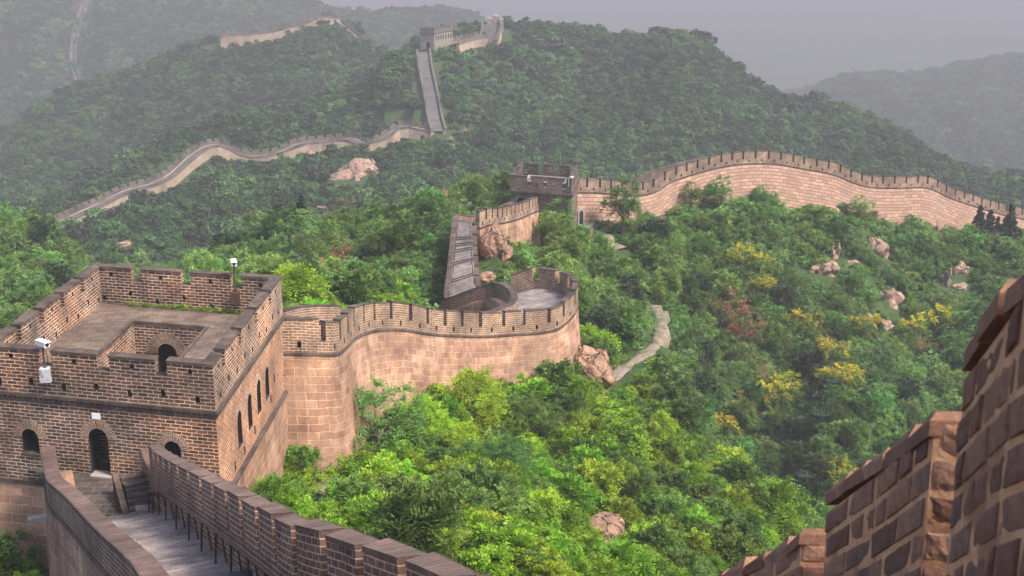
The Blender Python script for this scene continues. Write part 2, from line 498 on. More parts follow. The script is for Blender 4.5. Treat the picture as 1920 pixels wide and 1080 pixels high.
def solid(mb, path, si, so, oi, oo, zt, zb, mat=0, top=None, oib=None, oob=None, side=1, u0=0.0):
    """prism along a path. si/so: stations of inner/outer edge, oi/oo offsets (times side = inward), zt/zb arrays"""
    n = len(si)
    oib = oi if oib is None else oib
    oob = oo if oob is None else oob
    A = lambda v: v if hasattr(v, '__len__') else [v] * n
    oi, oo, oib, oob, zt, zb = A(oi), A(oo), A(oib), A(oob), A(zt), A(zb)
    top = mat if top is None else top
    R = []
    for k in range(n):
        zi, zo = path.z(si[k]), path.z(so[k])
        it = (*path.xy(si[k], oi[k] * side), zt[k]); ot = (*path.xy(so[k], oo[k] * side), zt[k])
        ob = (*path.xy(so[k], oob[k] * side), zb[k]); ib = (*path.xy(si[k], oib[k] * side), zb[k])
        R.append((it, ot, ob, ib, zi, zo))
    for k in range(n - 1):
        a, b = R[k], R[k + 1]
        mb.poly([a[0], a[1], b[1], b[0]], [(si[k] + u0, oi[k]), (so[k] + u0, oo[k]), (so[k + 1] + u0, oo[k + 1]), (si[k + 1] + u0, oi[k + 1])], top)
        mb.poly([a[1], a[2], b[2], b[1]], [(so[k] + u0, a[1][2] - a[5]), (so[k] + u0, a[2][2] - a[5]), (so[k + 1] + u0, b[2][2] - b[5]), (so[k + 1] + u0, b[1][2] - b[5])], mat)
        mb.poly([a[3], a[0], b[0], b[3]], [(si[k] + u0, a[3][2] - a[4]), (si[k] + u0, a[0][2] - a[4]), (si[k + 1] + u0, b[0][2] - b[4]), (si[k + 1] + u0, b[3][2] - b[4])], mat)
        mb.poly([a[2], a[3], b[3], b[2]], None, mat)
    for a, flip in ((R[0], False), (R[-1], True)):
        pts = [a[0], a[3], a[2], a[1]]
        e = a[4]
        ln = math.dist(a[0][:2], a[1][:2])
        uvs = [(0, a[0][2] - e), (0, a[3][2] - e), (ln, a[2][2] - e), (ln, a[1][2] - e)]
        if flip:
            pts.reverse(); uvs.reverse()
        mb.poly(pts, uvs, mat)

def brick_face(mb, A, B, zA, zB, depth, nrm, mat, rh=0.162, bl=0.43, proud=0.013, v0=0.0):
    """real bricks (bevelled, jittered) on the vertical face from plan point A to B; tops follow zA..zB, going down by depth"""
    A = Vector((*A, 0)); B = Vector((*B, 0)); d = B - A; ln = d.length
    if ln < 0.05: return
    d /= ln; nv = Vector((nrm[0], nrm[1], 0)).normalized()
    r = 0; z = v0
    while z < depth - 0.03:
        h = min(rh, depth - z) - 0.021
        if h < 0.03: break
        x = -bl * 0.5 if r % 2 else 0.0
        x += random.uniform(-.04, .04)
        while x < ln:
            w = bl * random.choice((1, 1, 1, .52)) * random.uniform(.92, 1.08)
            a, b = max(x + 0.010, 0.0), min(x + w - 0.010, ln)
            x += w
            if b - a < 0.05: continue
            p = proud * random.uniform(0.35, 1.15); bv = random.uniform(.008, .018)
            j = lambda: random.uniform(-.006, .006)
            def pt(t, zz, o):
                q = A + d * t + nv * o
                return (q.x, q.y, zA + (zB - zA) * t / ln - zz)
            nx, ny = (7, 4) if A.y < 12 else (2, 2)
            sd_ = Vector((random.uniform(0, 90), random.uniform(0, 90), random.uniform(0, 90)))
            tilt = random.uniform(-.5, .5) * .012
            k0 = len(mb.v); rows = []
            for iy in range(ny + 3):
                row = []
                for ix in range(nx + 3):
                    fx = min(max(ix - 1, 0), nx) / nx; fy = min(max(iy - 1, 0), ny) / ny
                    edge = ix in (0, nx + 2) or iy in (0, ny + 2); rim = ix in (1, nx + 1) or iy in (1, ny + 1)
                    nn = mnoise.noise(sd_ + Vector((fx * (b - a) * 9, fy * h * 9, 0))); n2 = mnoise.noise(sd_ + Vector((fx * (b - a) * 26, fy * h * 26, 5)))
                    ins = bv * (.8 + .4 * nn) if not edge else 0.0
                    t = a + ins + (b - a - 2 * ins) * fx + (n2 * .003 if rim or edge else 0)
                    zz = z + ins + (h - 2 * ins) * fy + (nn * .004 if rim or edge else 0)
                    o = -0.012 if edge else p + tilt * (fx - .5) * 2 + nn * .008 + n2 * .005 - (.005 if rim else 0)
                    row.append(len(mb.v)); mb.v.append(pt(t, zz, o))
                rows.append(row)
            for iy in range(ny + 2):
                for ix in range(nx + 2):
                    f = (rows[iy][ix], rows[iy][ix + 1], rows[iy + 1][ix + 1], rows[iy + 1][ix])
                    mb.f.append(f); mb.uv.extend([(0, 0)] * 4); mb.m.append(mat)
        z += rh; r += 1

def unit_merlon(root, path, a, b, splay, th, side, zt, slot_d, hp, mats, cap_h):
    """merlon built of single bricks: inner face and both splayed ends, with a bevelled coping"""
    brick, mortar = mats
    mid = (a + b) / 2; zm, sl = zt
    ztop = lambda q: zm + sl * (q - mid)
    ns = max(2, int((b - a) / 0.75) + 1)
    so = np.linspace(a, b, ns); si = np.linspace(a + splay, b - splay, ns)
    mm = MB()
    zz = np.array([ztop(q) for q in so])
    solid(mm, path, si, so, th - 0.012, 0.0, zz - cap_h, np.array([path.z(q) for q in so]) - slot_d - 0.03, 1, 1, side=side)
    for k in range(ns - 1):
        A, B = path.xy(si[k], (th - .012) * side), path.xy(si[k + 1], (th - .012) * side)
        n0 = np.array(path.xy(si[k], (th + 1) * side)) - np.array(path.xy(si[k], th * side))
        brick_face(mm, A, B, ztop(so[k]) - cap_h, ztop(so[k + 1]) - cap_h, slot_d - cap_h + (path.z(so[k]) * 0 + 0.0), n0, 0)
    for s_i, s_o, dr in ((si[0], so[0], -1), (si[-1], so[-1], 1)):
        A, B = path.xy(s_i, (th - .012) * side), path.xy(s_o, 0.0)
        t = np.array(path.xy(min(s_i + .2, path.L))) - np.array(path.xy(max(s_i - .2, 0)))
        z = ztop(s_o) - cap_h
        brick_face(mm, A, B, z, z, slot_d - cap_h, t * dr, 0, bl=0.36)
    # coping bricks
    q = a + 0.05
    while q < b - 0.04:
        w = random.uniform(.34, .44); e = min(q + w, b - 0.02)
        if e - q > 0.08:
            h = lambda: random.uniform(-.008, .008)
            r0, r1 = q + .008, e - .008; ov = random.uniform(-.006, .014)
            c = [path.xy(max(r0, 0), -0.015 * side), path.xy(max(r1, 0), -0.015 * side), path.xy(min(max(r1, a + splay), b - splay + .015), (th + ov) * side), path.xy(min(max(r0, a + splay - .015), b - splay), (th + ov) * side)]
            z0 = [ztop(r0) - cap_h, ztop(r1) - cap_h, ztop(r1) - cap_h, ztop(r0) - cap_h]
            bot = [(*c[k], z0[k] + .001) for k in range(4)]; midr = [(*c[k], z0[k] + cap_h * .72 + h()) for k in range(4)]
            cx = sum(p[0] for p in c) / 4; cy = sum(p[1] for p in c) / 4
            top = [(p[0] * .86 + cx * .14 + h(), p[1] * .86 + cy * .14 + h(), z0[k] + cap_h + .01 + 2 * h()) for k, p in enumerate(c)]
            if side < 0: bot, midr, top = bot[::-1], midr[::-1], top[::-1]
            k0 = len(mm.v); mm.v.extend(bot + midr + top)
            fs = [(8, 9, 10, 11), (3, 2, 1, 0)]
            for k in range(4):
                k2 = (k + 1) % 4
                fs += [(k, k2, 4 + k2, 4 + k), (4 + k, 4 + k2, 8 + k2, 8 + k)]
            for f in fs:
                mm.f.append(tuple(k0 + y for y in f)); mm.uv.extend([(0, 0)] * 4); mm.m.append(0)
        q += w
    mm.build('merlon', [brick, mortar], root, weld=True)

def wall_run(root, pts, hp, th, side, mats, zbot=None, merlons=True, period=2.4, slot=0.35, slot_d=1.1, splay=0.12,
             batter=0.08, step=1.0, ledge=0.07, body_w=1.2, cap_h=0.1, cap_over=0.03, loops=False, s0=0.0, s1=None,
             smooth=True, slope_keep=1.0, mer_start=0.0, body=True, wander=0.0, max_merlons=100, bricks=None):
    """parapet with merlons, ledge course and retaining wall. pts: outer top edge. side=+1 if the inside lies left"""
    path = pts if isinstance(pts, Path) else Path(pts, smooth=smooth)
    s1 = path.L if s1 is None else s1
    n = max(2, int((s1 - s0) / step) + 1)
    ss = np.linspace(s0, s1, n)
    zz = np.array([path.z(q) for q in ss])
    mb = MB()
    if merlons:
        solid(mb, path, ss, ss, th, 0.0, zz - slot_d, zz - hp, 0, 1, side=side)
    else:
        solid(mb, path, ss, ss, th, 0.0, zz - cap_h, zz - hp, 0, 1, side=side)
        solid(mb, path, ss, ss, th + cap_over, -cap_over, zz, zz - cap_h - 0.002, 1, 1, side=side)
    if bricks:
        for q, q2 in zip(ss[:-1], ss[1:]):
            x, y = path.xy(q)
            if y > bricks[0]: continue
            n0 = np.array(path.xy(q, (th + 1) * side)) - np.array(path.xy(q, th * side))
            brick_face(mb, path.xy(q, (th + .001) * side), path.xy(q2, (th + .001) * side), path.z(q) - slot_d, path.z(q2) - slot_d, hp - slot_d, n0, 3)
    br = mb.build('breastwork' if merlons else 'parapet', [mats[0], mats[1], M['dark']] + ([bricks[1]] if bricks else []), root)
    if merlons:
        k = 0; q = s0 + mer_start
        cutm = MB()
        while q + period * 0.6 < s1 and k < max_merlons:
            L = period * (1 + wander * random.uniform(-1, 1))
            a, b = q, min(q + L - slot, s1)
            mid = (a + b) / 2
            ns = max(2, int((b - a) / 0.8) + 1)
            so = np.linspace(a, b, ns); si = np.linspace(a + splay, b - splay, ns)
            zm = path.z(mid); sl = (path.z(b) - path.z(a)) / max(b - a, 1e-3) * slope_keep
            zt = np.array([zm + sl * (x - mid) for x in so]) + random.uniform(-0.06, 0.03)
            zb = np.array([path.z(x) for x in so]) - slot_d - 0.03
            if bricks and path.xy(mid)[1] < bricks[0]:
                unit_merlon(root, path, a, b, splay, th, side, (zm, sl), slot_d, hp, bricks[1:], cap_h)
                q += L; k += 1
                continue
            mm = MB()
            solid(mm, path, si, so, th + 0.003, -0.003, zt - cap_h, zb, 0, 0, side=side)
            solid(mm, path, si, so, th + cap_over, -cap_over, zt, zt - cap_h - 0.001, 1, 1, side=side)
            mm.build('merlon', [mats[0], mats[1]], root)
            if loops:
                zc = path.z(mid) - slot_d - 0.25
                w = 0.11
                pts4 = [path.xy(mid - w, -0.3 * side), path.xy(mid + w, -0.3 * side), path.xy(mid + w, (th * 0.8) * side), path.xy(mid - w, (th * 0.8) * side)]
                cutm.hexa([(x, y, zc - 0.17) for x, y in pts4], [(x, y, zc + 0.17) for x, y in pts4], 2)
            q += L; k += 1
        if loops and cutm.f:
            cut(br, cutm, [mats[0], mats[1], M['dark']])
    if ledge:
        lm = MB()
        solid(lm, path, ss, ss, 0.2, -ledge, zz - hp + 0.07, zz - hp - 0.06, 0, 0, side=side)
        solid(lm, path, ss, ss, 0.2, -ledge * 0.5, zz - hp - 0.0605, zz - hp - 0.15, 0, 0, side=side)
        lm.build('string_course', mats[1], root)
    if body:
        zb = np.array([zbot(*path.xy(q)) if callable(zbot) else zbot for q in ss])
        zt = zz - hp - 0.001
        zb = np.minimum(zb, zt - 0.5)
        bm_ = MB()
        solid(bm_, path, ss, ss, body_w, -0.012, zt, zb, 0, 0, oob=-0.012 - batter * (zt - zb), side=side)
        bm_.build('retaining_wall', mats[2], root)
    return path

def strip(mb, A, B, n, mat=0, za=0.0, zb=0.0, steps=None, u_scale=1.0):
    """floor between two paths A and B (walkway). za/zb: offset of the floor below each path's z"""
    sa = np.linspace(0, A.L, n + 1); sb = np.linspace(0, B.L, n + 1)
    pa = [(*A.xy(q), A.z(q) + za) for q in sa]; pb = [(*B.xy(q), B.z(q) + zb) for q in sb]
    for k in range(n):
        if steps:
            z0 = pa[k][2]; z1 = pb[k][2]
            q = [(pa[k][0], pa[k][1], z0), (pb[k][0], pb[k][1], z1), (pb[k + 1][0], pb[k + 1][1], z1), (pa[k + 1][0], pa[k + 1][1], z0)]
        else:
            q = [pa[k], pb[k], pb[k + 1], pa[k + 1]]
        w = math.dist(pa[k], pb[k])
        mb.poly(q, [(0, sa[k]), (w, sa[k]), (w, sa[k + 1]), (0, sa[k + 1])], mat)
        if steps:
            mb.poly([(pa[k + 1][0], pa[k + 1][1], z0), (pb[k + 1][0], pb[k + 1][1], z1), pb[k + 1], pa[k + 1]],
                    [(0, 0), (w, 0), (w, 0.2), (0, 0.2)], mat if steps is True else steps)

# ------------------------------------------------------------------ wall lines (points at their real depths)
L = lambda rows: [P(*r) for r in rows]
W_OUT = [(-13.1, 66.35, -20.05)] + L([(536, 598, 66.4), (560, 599, 66.5), (590, 600, 67), (615, 602, 67.6), (633, 601, 69), (650, 589, 71.5), (663, 577, 74), (690, 568, 78), (720, 565, 81),
           (760, 568, 84), (793, 575, 86), (827, 580, 88.5), (863, 583, 91), (893, 585, 93), (930, 585, 95), (963, 583, 96.5),
           (990, 582, 97.5), (1017, 580, 98.3), (1043, 575, 99.6), (1062, 563, 101.2), (1079, 545, 103.5), (1084, 527, 106), (1073, 514, 108.5),
           (1047, 505, 110.5), (1017, 500, 111.6), (983, 506, 112.2), (950, 518, 112.6), (925, 528, 113)])
W_STAIR_R = L([(903, 536, 113.2), (899, 520, 114.8), (897, 495, 117.5), (895, 468, 120.2), (893.5, 440, 123), (893, 416, 125.4)])
W_IN_LOOP = L([(834, 559, 109.5), (850, 555, 108.6), (867, 548, 108), (900, 536, 107), (927, 529, 106.3), (947, 531, 105), (963, 541, 102.8), (970, 556, 101),
               (962, 569, 99.9)])
W_STAIR_L = L([(834, 559, 109.5), (833, 545, 111), (837, 515, 114.3), (841, 480, 118), (845, 440, 122.5), (848, 413, 125.6), (851, 404, 127.3), (858, 401, 128.6),
               (875, 402.5, 129.2), (897, 402, 130.4), (920, 393, 135), (940, 384, 142), (957, 377, 150)])
W_LINK = L([(899, 396.5, 126.6), (919, 390, 129), (947, 387, 134), (974, 381, 140), (1000, 371, 147), (1010, 367.5, 150.5)])
W_LONG = L([(1079, 334, 160), (1120, 335, 163), (1180, 341, 168), (1210, 340, 171), (1235, 332, 173), (1260, 316, 175), (1310, 300, 178.5), (1360, 288, 182), (1410, 283, 185),
            (1460, 285, 187.5), (1510, 294, 190), (1565, 305, 193), (1600, 320, 195), (1635, 329, 197), (1685, 331, 200), (1740, 331, 203),
            (1785, 351, 206.5), (1840, 370, 210.5), (1885, 383, 214), (1920, 391, 217), (2010, 420, 224)])
FAR2 = L([(70, 417, 330), (110, 400, 340), (150, 382, 350), (190, 365, 358), (225, 347, 364), (280, 332, 372), (310, 317, 378), (340, 290, 385), (370, 268, 392),
          (400, 259, 397), (425, 265, 399), (455, 280, 400), (490, 280, 402), (520, 275, 404), (550, 260, 406), (580, 255, 408), (625, 252, 410), (665, 247, 411),
          (685, 259, 410), (710, 250, 412), (740, 230, 415), (755, 225, 416), (790, 230, 415), (822, 238, 414)])
FAR3 = L([(822, 241, 411), (815, 215, 418), (810, 185, 428), (803, 150, 440), (797, 120, 452), (794, 92, 463)])

# ------------------------------------------------------------------ terrain
PX = [  # visible ground: u, v, depth
 (560,840,70),(620,830,72),(660,795,78),(760,775,85),(567,812,71),(833,765,88),(967,755,95),(1047,748,99),(1100,730,102),
 (600,950,60),(700,900,68),(800,880,72),(900,850,80),(1000,850,84),(1100,850,88),(1200,850,92),
 (700,1010,54),(850,1000,60),(1000,950,70),(1100,1000,68),(1200,950,78),(1300,950,84),(1000,1080,50),(1200,1080,62),
 (1350,1060,72),(1400,990,86),(1470,975,93),(1300,885,96),(1420,930,97),
 (1230,422,169),(1300,800,135),(1300,700,143),(1300,600,152),(1300,500,165),(1300,425,172),(1435,385,183),(1510,395,188),(1585,402,192),
 (1630,415,195),(1710,420,200),(1805,442,207),(1920,452,214),(2000,475,220),(1500,850,142),(1500,700,158),(1500,600,166),(1500,500,177),(1500,445,184),
 (1700,780,150),(1700,650,172),(1700,550,183),(1700,480,194),(1800,700,165),(1880,600,180),(1900,520,192),(2050,600,190),(2100,520,205),
 (1550,880,130),
 (1100,700,108),(1110,620,118),(1110,540,135),(1060,470,148),(1090,435,158),(1180,436,164),(1200,530,145),(1200,600,131),(1143,716,106),(1195,677,112),(1222,657,116),(1238,622,122),(1228,584,128),(1200,722,105),(1220,765,103),(1270,700,112),
 (950,510,122),(1010,470,148),(1000,490,135),(820,560,105),(820,510,118),(832,440,124),
 (430,495,150),(480,462,155),(600,436,160),(700,414,165),(800,400,168),(900,392,168),(950,392,168),(540,580,100),(600,548,116),(700,548,116),(700,478,140),
 (800,475,138),(600,490,136),(480,525,130),(400,525,135),(350,540,125),
 (-60,445,190),(0,445,188),(60,450,185),(120,485,175),(165,530,165),(0,560,140),(80,600,125),(-100,560,140),
 (30,1050,54),
 (70,445,322),(125,422,337),(200,389,352),(250,369,360),(300,352,367),(350,315,377),(415,287,387),(445,308,386),(490,312,386),(550,298,389),(600,295,391),
 (650,287,394),(690,290,394),(720,275,397),(750,265,399),(780,269,399),(830,274,397),(-60,480,310),
 (600,222,440),(600,192,470),(700,155,480),(775,118,472),(480,222,450),(420,242,430),(300,272,450),(200,322,430),(100,372,400),(30,402,380),
 (815,100,466),(790,240,425),(850,235,425),(770,180,450),(845,180,445),(850,100,470),(870,85,485),(900,72,500),(925,60,505),
 (500,185,560),(400,205,560),(300,205,580),(200,245,580),(100,262,560),(0,302,540),(410,82,640),(480,74,645),(560,54,650),(610,37,655),(650,50,655),
 (700,90,650),(750,112,640),(330,98,645),(280,118,640),(200,155,630),(140,175,620),(50,225,600),(0,255,590),(-80,300,560),
 (0,100,1000),(140,160,950),(130,100,1000),(145,14,1080),(300,60,1050),(300,0,1120),(500,20,1150),(700,30,1200),(0,0,1100),(0,-60,1180),(150,-20,1170),
 (400,-20,1200),(550,0,1250),(750,22,1300),(900,32,1350),(-100,0,1100),(-100,-60,1180),
 (945,62,520),(1000,60,540),(1100,57,560),(1170,67,562),(1270,70,572),(1340,102,570),(1400,141,565),(1440,166,560),(1560,191,550),(1650,226,530),(1720,270,510),
 (1800,311,480),(1860,336,460),(1920,346,450),(2000,380,430),
 (900,150,470),(900,250,420),(1000,310,385),(1000,150,480),(1100,150,495),(1100,250,430),(1200,285,405),(1300,150,505),(1300,250,430),(1500,230,485),(1500,285,440),
 (1700,315,440),(500,345,345),(100,455,300),(300,405,310),(500,405,310),(700,345,345),(850,325,360),(300,475,270),(200,490,265),(650,380,330),
 (1560,178,1300),(1620,145,1350),(1700,168,1350),(1800,132,1400),(1920,117,1450),(2050,90,1500),(1700,222,1150),(1850,262,1100),(1900,200,1250),
]
HID = [  # hidden ground: u, depth, height
 (1300,113,-46),(1350,114,-54),(1450,116,-58),(1550,116,-59),(1700,118,-60),(1900,115,-60),(2050,115,-60),(1800,90,-55),(1600,95,-55),(1500,102,-53),
 (880,98,-33.5),(940,100,-34.5),(830,98,-33),
 (400,200,-60),(600,215,-58),(800,215,-54),(950,215,-52),(1100,220,-54),(1300,212,-45),(1300,260,-76),(1500,245,-76),(1700,262,-90),(1900,285,-98),(2050,300,-105),
 (600,260,-68),(800,270,-68),(950,280,-69),(400,240,-68),
 (50,240,-76),(0,250,-78),(-80,250,-78),(250,170,-50),(250,130,-43),(300,112,-37),(200,200,-62),(300,225,-68),
 (200,90,-33),(100,100,-34),(400,90,-33),(0,80,-33),(300,75,-32),
 (500,520,-79),(650,545,-68),(350,520,-84),(200,500,-90),(50,480,-95),
 (600,800,-110),(400,780,-115),(200,760,-120),(0,740,-125),(800,780,-110),(800,620,-70),
 (0,1700,-200),(500,1700,-200),(900,1800,-220),(300,1400,-120),(700,1500,-150),
 (950,800,-130),(1100,800,-140),(1300,800,-150),(1500,780,-150),(1700,750,-150),(1900,700,-150),(1000,650,-75),(1300,660,-85),(1600,640,-105),(1850,580,-115),
 (1000,1200,-190),(1200,1300,-210),(1400,1300,-200),(1700,900,-172),(1900,850,-172),(1500,1000,-180),(1600,2000,-250),(1900,2100,-250),(1200,2200,-245),
 (-100,3200,-255),(300,3200,-255),(700,3200,-255),(1100,3200,-255),(1500,3200,-255),(1900,3200,-255),(2050,3200,-255),
 (-100,7000,-282),(300,7000,-282),(700,7000,-282),(1100,7000,-282),(1500,7000,-282),(1900,7000,-282),(2050,7000,-282),
 (960,2,-9),(2000,2,-9),(0,2,-9),(960,5,-10),(1500,5,-10),(400,5,-11),(960,10,-13),(960,18,-17),(1000,30,-22),(1300,20,-18),(1300,40,-29),(1600,20,-20),(1600,50,-38),
 (1900,20,-20),(1900,60,-44),(600,30,-24),(300,30,-25),(300,45,-29),(100,45,-29),(100,30,-27),(0,60,-29.5),(-100,60,-30),(200,60,-29.5),(400,64,-29.5),(480,58,-28.8),(2050,40,-34),
 (1600,75,-48),(1800,70,-48),
]
def qdom(th, Y):
    return np.stack([np.asarray(th) * 3.2, np.log(np.asarray(Y))], -1)
_pts = []; _q = []
for u, v, Y in PX:
    x, y, z = P(u, v, Y); _pts.append((x / y, y)); _q.append(z / y)
for u, Y, z in HID:
    t = (u - 960) / FPX * (CP - z / Y * SP); _pts.append((t, Y)); _q.append(z / Y)
_pts = np.array(_pts); _q = np.array(_q)
_X = qdom(_pts[:, 0], _pts[:, 1])
def tps(r2):
    return 0.5 * r2 * np.log(np.maximum(r2, 1e-12))
_n = len(_X)
_K = tps(((_X[:, None] - _X[None]) ** 2).sum(-1)) + np.eye(_n) * 2e-4
_Pm = np.hstack([np.ones((_n, 1)), _X])
_A = np.block([[_K, _Pm], [_Pm.T, np.zeros((3, 3))]])
_w = np.linalg.solve(_A, np.r_[_q, 0, 0, 0])

def _hash(ix, iy, seed):
    h = (ix.astype(np.int64) * 374761393 + iy.astype(np.int64) * 668265263 + seed * 974711) & 0xFFFFFFFF
    h = ((h ^ (h >> 13)) * 1274126177) & 0xFFFFFFFF
    return ((h ^ (h >> 16)) & 0xFFFF) / 65535.0
def vnoise(x, y, seed=0):
    ix = np.floor(x); iy = np.floor(y); fx = x - ix; fy = y - iy
    fx = fx * fx * (3 - 2 * fx); fy = fy * fy * (3 - 2 * fy)
    a = _hash(ix, iy, seed); b = _hash(ix + 1, iy, seed); c = _hash(ix, iy + 1, seed); d = _hash(ix + 1, iy + 1, seed)
    return (a + (b - a) * fx) * (1 - fy) + (c + (d - c) * fx) * fy
def fbm(x, y, seed=0, o=4):
    s = 0; a = 0.5
    for k in range(o):
        s = s + a * (vnoise(x, y, seed + k) - 0.5); x = x * 2.03; y = y * 2.03; a *= 0.5
    return s

def dense(pts, step=3.0):
    p = Path(pts)
    return [(*p.xy(q), p.z(q)) for q in np.arange(0, p.L, step)]
FAR4 = L([(409, 60, 642), (440, 57, 645), (480, 55, 647), (520, 48, 650), (560, 37, 653), (590, 27, 656), (615, 22, 658), (632, 27, 660), (655, 48, 657), (680, 68, 655), (700, 82, 653), (725, 93, 650), (750, 99, 646)])
FAR5 = L([(143, 160, 948), (134, 130, 975), (130, 100, 1000), (136, 55, 1045), (150, 6, 1088), (165, -12, 1110)])
FAR6 = L([(843, 72, 483), (862, 66, 490), (880, 62, 496), (897, 60, 502)])
FAR7 = L([(929, 76, 512), (937, 58, 520), (940, 44, 528), (938, 36, 533)])
FAR_PTS = np.array(dense(FAR2) + [(x, y, z + 2.2) for x, y, z in dense(FAR3)] + [(x, y, z - 2.5) for x, y, z in dense(FAR4)] + [(x, y, z - 3) for x, y, z in dense(FAR5, 6)] + dense(FAR6) + dense(FAR7))
NEAR_PTS = np.array([(x, y, z - 3.2) for pts in (W_OUT, W_STAIR_R, W_STAIR_L, W_LINK) for x, y, z in dense(pts, 1.2)] + [(x, y, z - 3.0) for x, y, z in dense(W_IN_LOOP, 1.2)])
def ground(x, y):
    """terrain height, vectorised"""
    x = np.atleast_1d(np.asarray(x, float)); y = np.atleast_1d(np.maximum(np.asarray(y, float), 1.0))
    shp = x.shape; x = x.ravel(); y = y.ravel()
    out = np.empty(len(x))
    for i in range(0, len(x), 20000):
        xs, ys = x[i:i + 20000], y[i:i + 20000]
        D = qdom(np.clip(xs / ys, -0.7, 0.7), ys)
        r2 = ((D[:, None, 0] - _X[None, :, 0]) ** 2 + (D[:, None, 1] - _X[None, :, 1]) ** 2)
        q = tps(r2) @ _w[:_n] + _w[_n] + D @ _w[_n + 1:]
        z = q * ys
        amp = np.interp(ys, [0, 60, 110, 260, 400, 700, 1100, 2500, 7000], [0.1, 0.5, 0.7, 1.6, 10.0, 13, 22, 20, 10])
        wl = np.interp(ys, [0, 110, 260, 400, 1200], [12, 14, 30, 60, 150])
        ridged = np.abs(fbm(xs / wl, ys / (wl * 1.3), 3, 4)) * 2 - 0.25
        nz = np.where(ys > 240, ridged, fbm(xs / wl, ys / wl, 11, 4))
        d2 = np.full(len(xs), 1e9); tz = np.zeros(len(xs))
        far = (ys > 250) & (ys < 1150)
        if far.any():
            dm = (xs[far, None] - FAR_PTS[None, :, 0]) ** 2 + (ys[far, None] - FAR_PTS[None, :, 1]) ** 2
            j = dm.argmin(1)
            d2[far] = dm[np.arange(len(j)), j]
            tz[far] = FAR_PTS[j, 2] - 4.6 - np.clip((FAR_PTS[j, 1] - ys[far]) * 0.22, -1.2, 2.2)
        d = np.sqrt(d2)
        wgt = np.clip((d - 10) / 30, 0.0, 1)
        z = z + nz * amp * wgt
        nr = (ys > 60) & (ys < 160) & (np.abs(xs) < 20)
        if nr.any():
            dm = np.sqrt((xs[nr, None] - NEAR_PTS[None, :, 0]) ** 2 + (ys[nr, None] - NEAR_PTS[None, :, 1]) ** 2)
            lim = (NEAR_PTS[None, :, 2] + np.maximum(dm - 2.0, 0) * 0.9).min(1)
            z[nr] = np.minimum(z[nr], lim)
        k = np.clip((26 - d) / 16, 0, 1); k = k * k * (3 - 2 * k)
        out[i:i + 20000] = z * (1 - k) + tz * k
    return out.reshape(shp)
def g1(x, y):
    return float(ground(x, y)[0])

NT, NR = 460, 520
TH = np.linspace(-0.62, 0.62, NT)
RR = np.exp(np.linspace(math.log(1.2), math.log(7000), NR))
GX = TH[None, :] * RR[:, None]; GY = np.repeat(RR[:, None], NT, 1)
GZ = ground(GX, GY)
def build_ground():
    v = np.stack([GX, GY, GZ], -1).reshape(-1, 3)
    i = np.arange(NR * NT).reshape(NR, NT)
    f = np.stack([i[:-1, :-1], i[:-1, 1:], i[1:, 1:], i[1:, :-1]], -1).reshape(-1, 4)
    me = bpy.data.meshes.new('hillside_ground')
    me.vertices.add(len(v)); me.vertices.foreach_set('co', v.ravel())
    me.loops.add(f.size); me.loops.foreach_set('vertex_index', f.ravel().astype(np.int32))
    me.polygons.add(len(f)); me.polygons.foreach_set('loop_start', np.arange(0, f.size, 4, dtype=np.int32))
    me.polygons.foreach_set('use_smooth', np.ones(len(f), bool))
    me.update(calc_edges=True)
    me.materials.append(M['ground'])
    o = link('terrain', me)
    tag(o, 'green mountain hillsides and valleys under the great wall', kind='structure')
    return o
build_ground()
CUMQ = np.maximum.accumulate(GZ / GY, axis=0)
def hidden(x, y, z):
    """True where terrain nearer to the camera clearly covers the point"""
    t = np.asarray(x) / np.asarray(y)
    it = np.clip(np.round((t - TH[0]) / (TH[1] - TH[0])).astype(int), 0, NT - 1)
    ir = np.clip(np.searchsorted(RR, np.asarray(y) * 0.985) - 1, 0, NR - 1)
    return np.asarray(z) / np.asarray(y) < CUMQ[ir, it]

def gmesh(x, y):
    t = (x / y - TH[0]) / (TH[1] - TH[0]); r = (math.log(y) - math.log(RR[0])) / (math.log(RR[1]) - math.log(RR[0]))
    i = int(min(max(t, 0), NT - 2)); j = int(min(max(r, 0), NR - 2)); a = t - i
    b = (y - RR[j]) / (RR[j + 1] - RR[j])
    return float((GZ[j, i] * (1 - a) + GZ[j, i + 1] * a) * (1 - b) + (GZ[j + 1, i] * (1 - a) + GZ[j + 1, i + 1] * a) * b)
zb_ground = lambda x, y: g1(x, y) - 2.0

# ------------------------------------------------------------------ near tower
def local_frame(O, X, Yv):
    O = np.array(O[:2]); ex = np.array(X[:2]) - O; ey = np.array(Yv[:2]) - O
    LX, LY = np.linalg.norm(ex), np.linalg.norm(ey); ex /= LX; ey /= LY
    return (lambda a, b, z: (float(O[0] + ex[0] * a + ey[0] * b), float(O[1] + ex[1] * a + ey[1] * b), z)), LX, LY

def arch_prism(mb, T, axis, c, w, z0, z1, d0, d1, mat=0, seg=10):
    """arched opening prism. axis 'a': opening centred at a=c, extruded along b from d0 to d1"""
    r = w / 2
    prof = [(c - r, z0), (c + r, z0)] + [(c + r * math.cos(q), z1 - r + r * math.sin(q)) for q in np.linspace(0, math.pi, seg)]
    g = (lambda p, d: T(p[0], d, p[1])) if axis == 'a' else (lambda p, d: T(d, p[0], p[1]))
    f = [g(p, d0) for p in prof]; k = [g(p, d1) for p in prof]
    mb.poly(f, None, mat); mb.poly(list(reversed(k)), None, mat)
    for i in range(len(prof)):
        j = (i + 1) % len(prof)
        mb.poly([f[j], f[i], k[i], k[j]], None, mat)

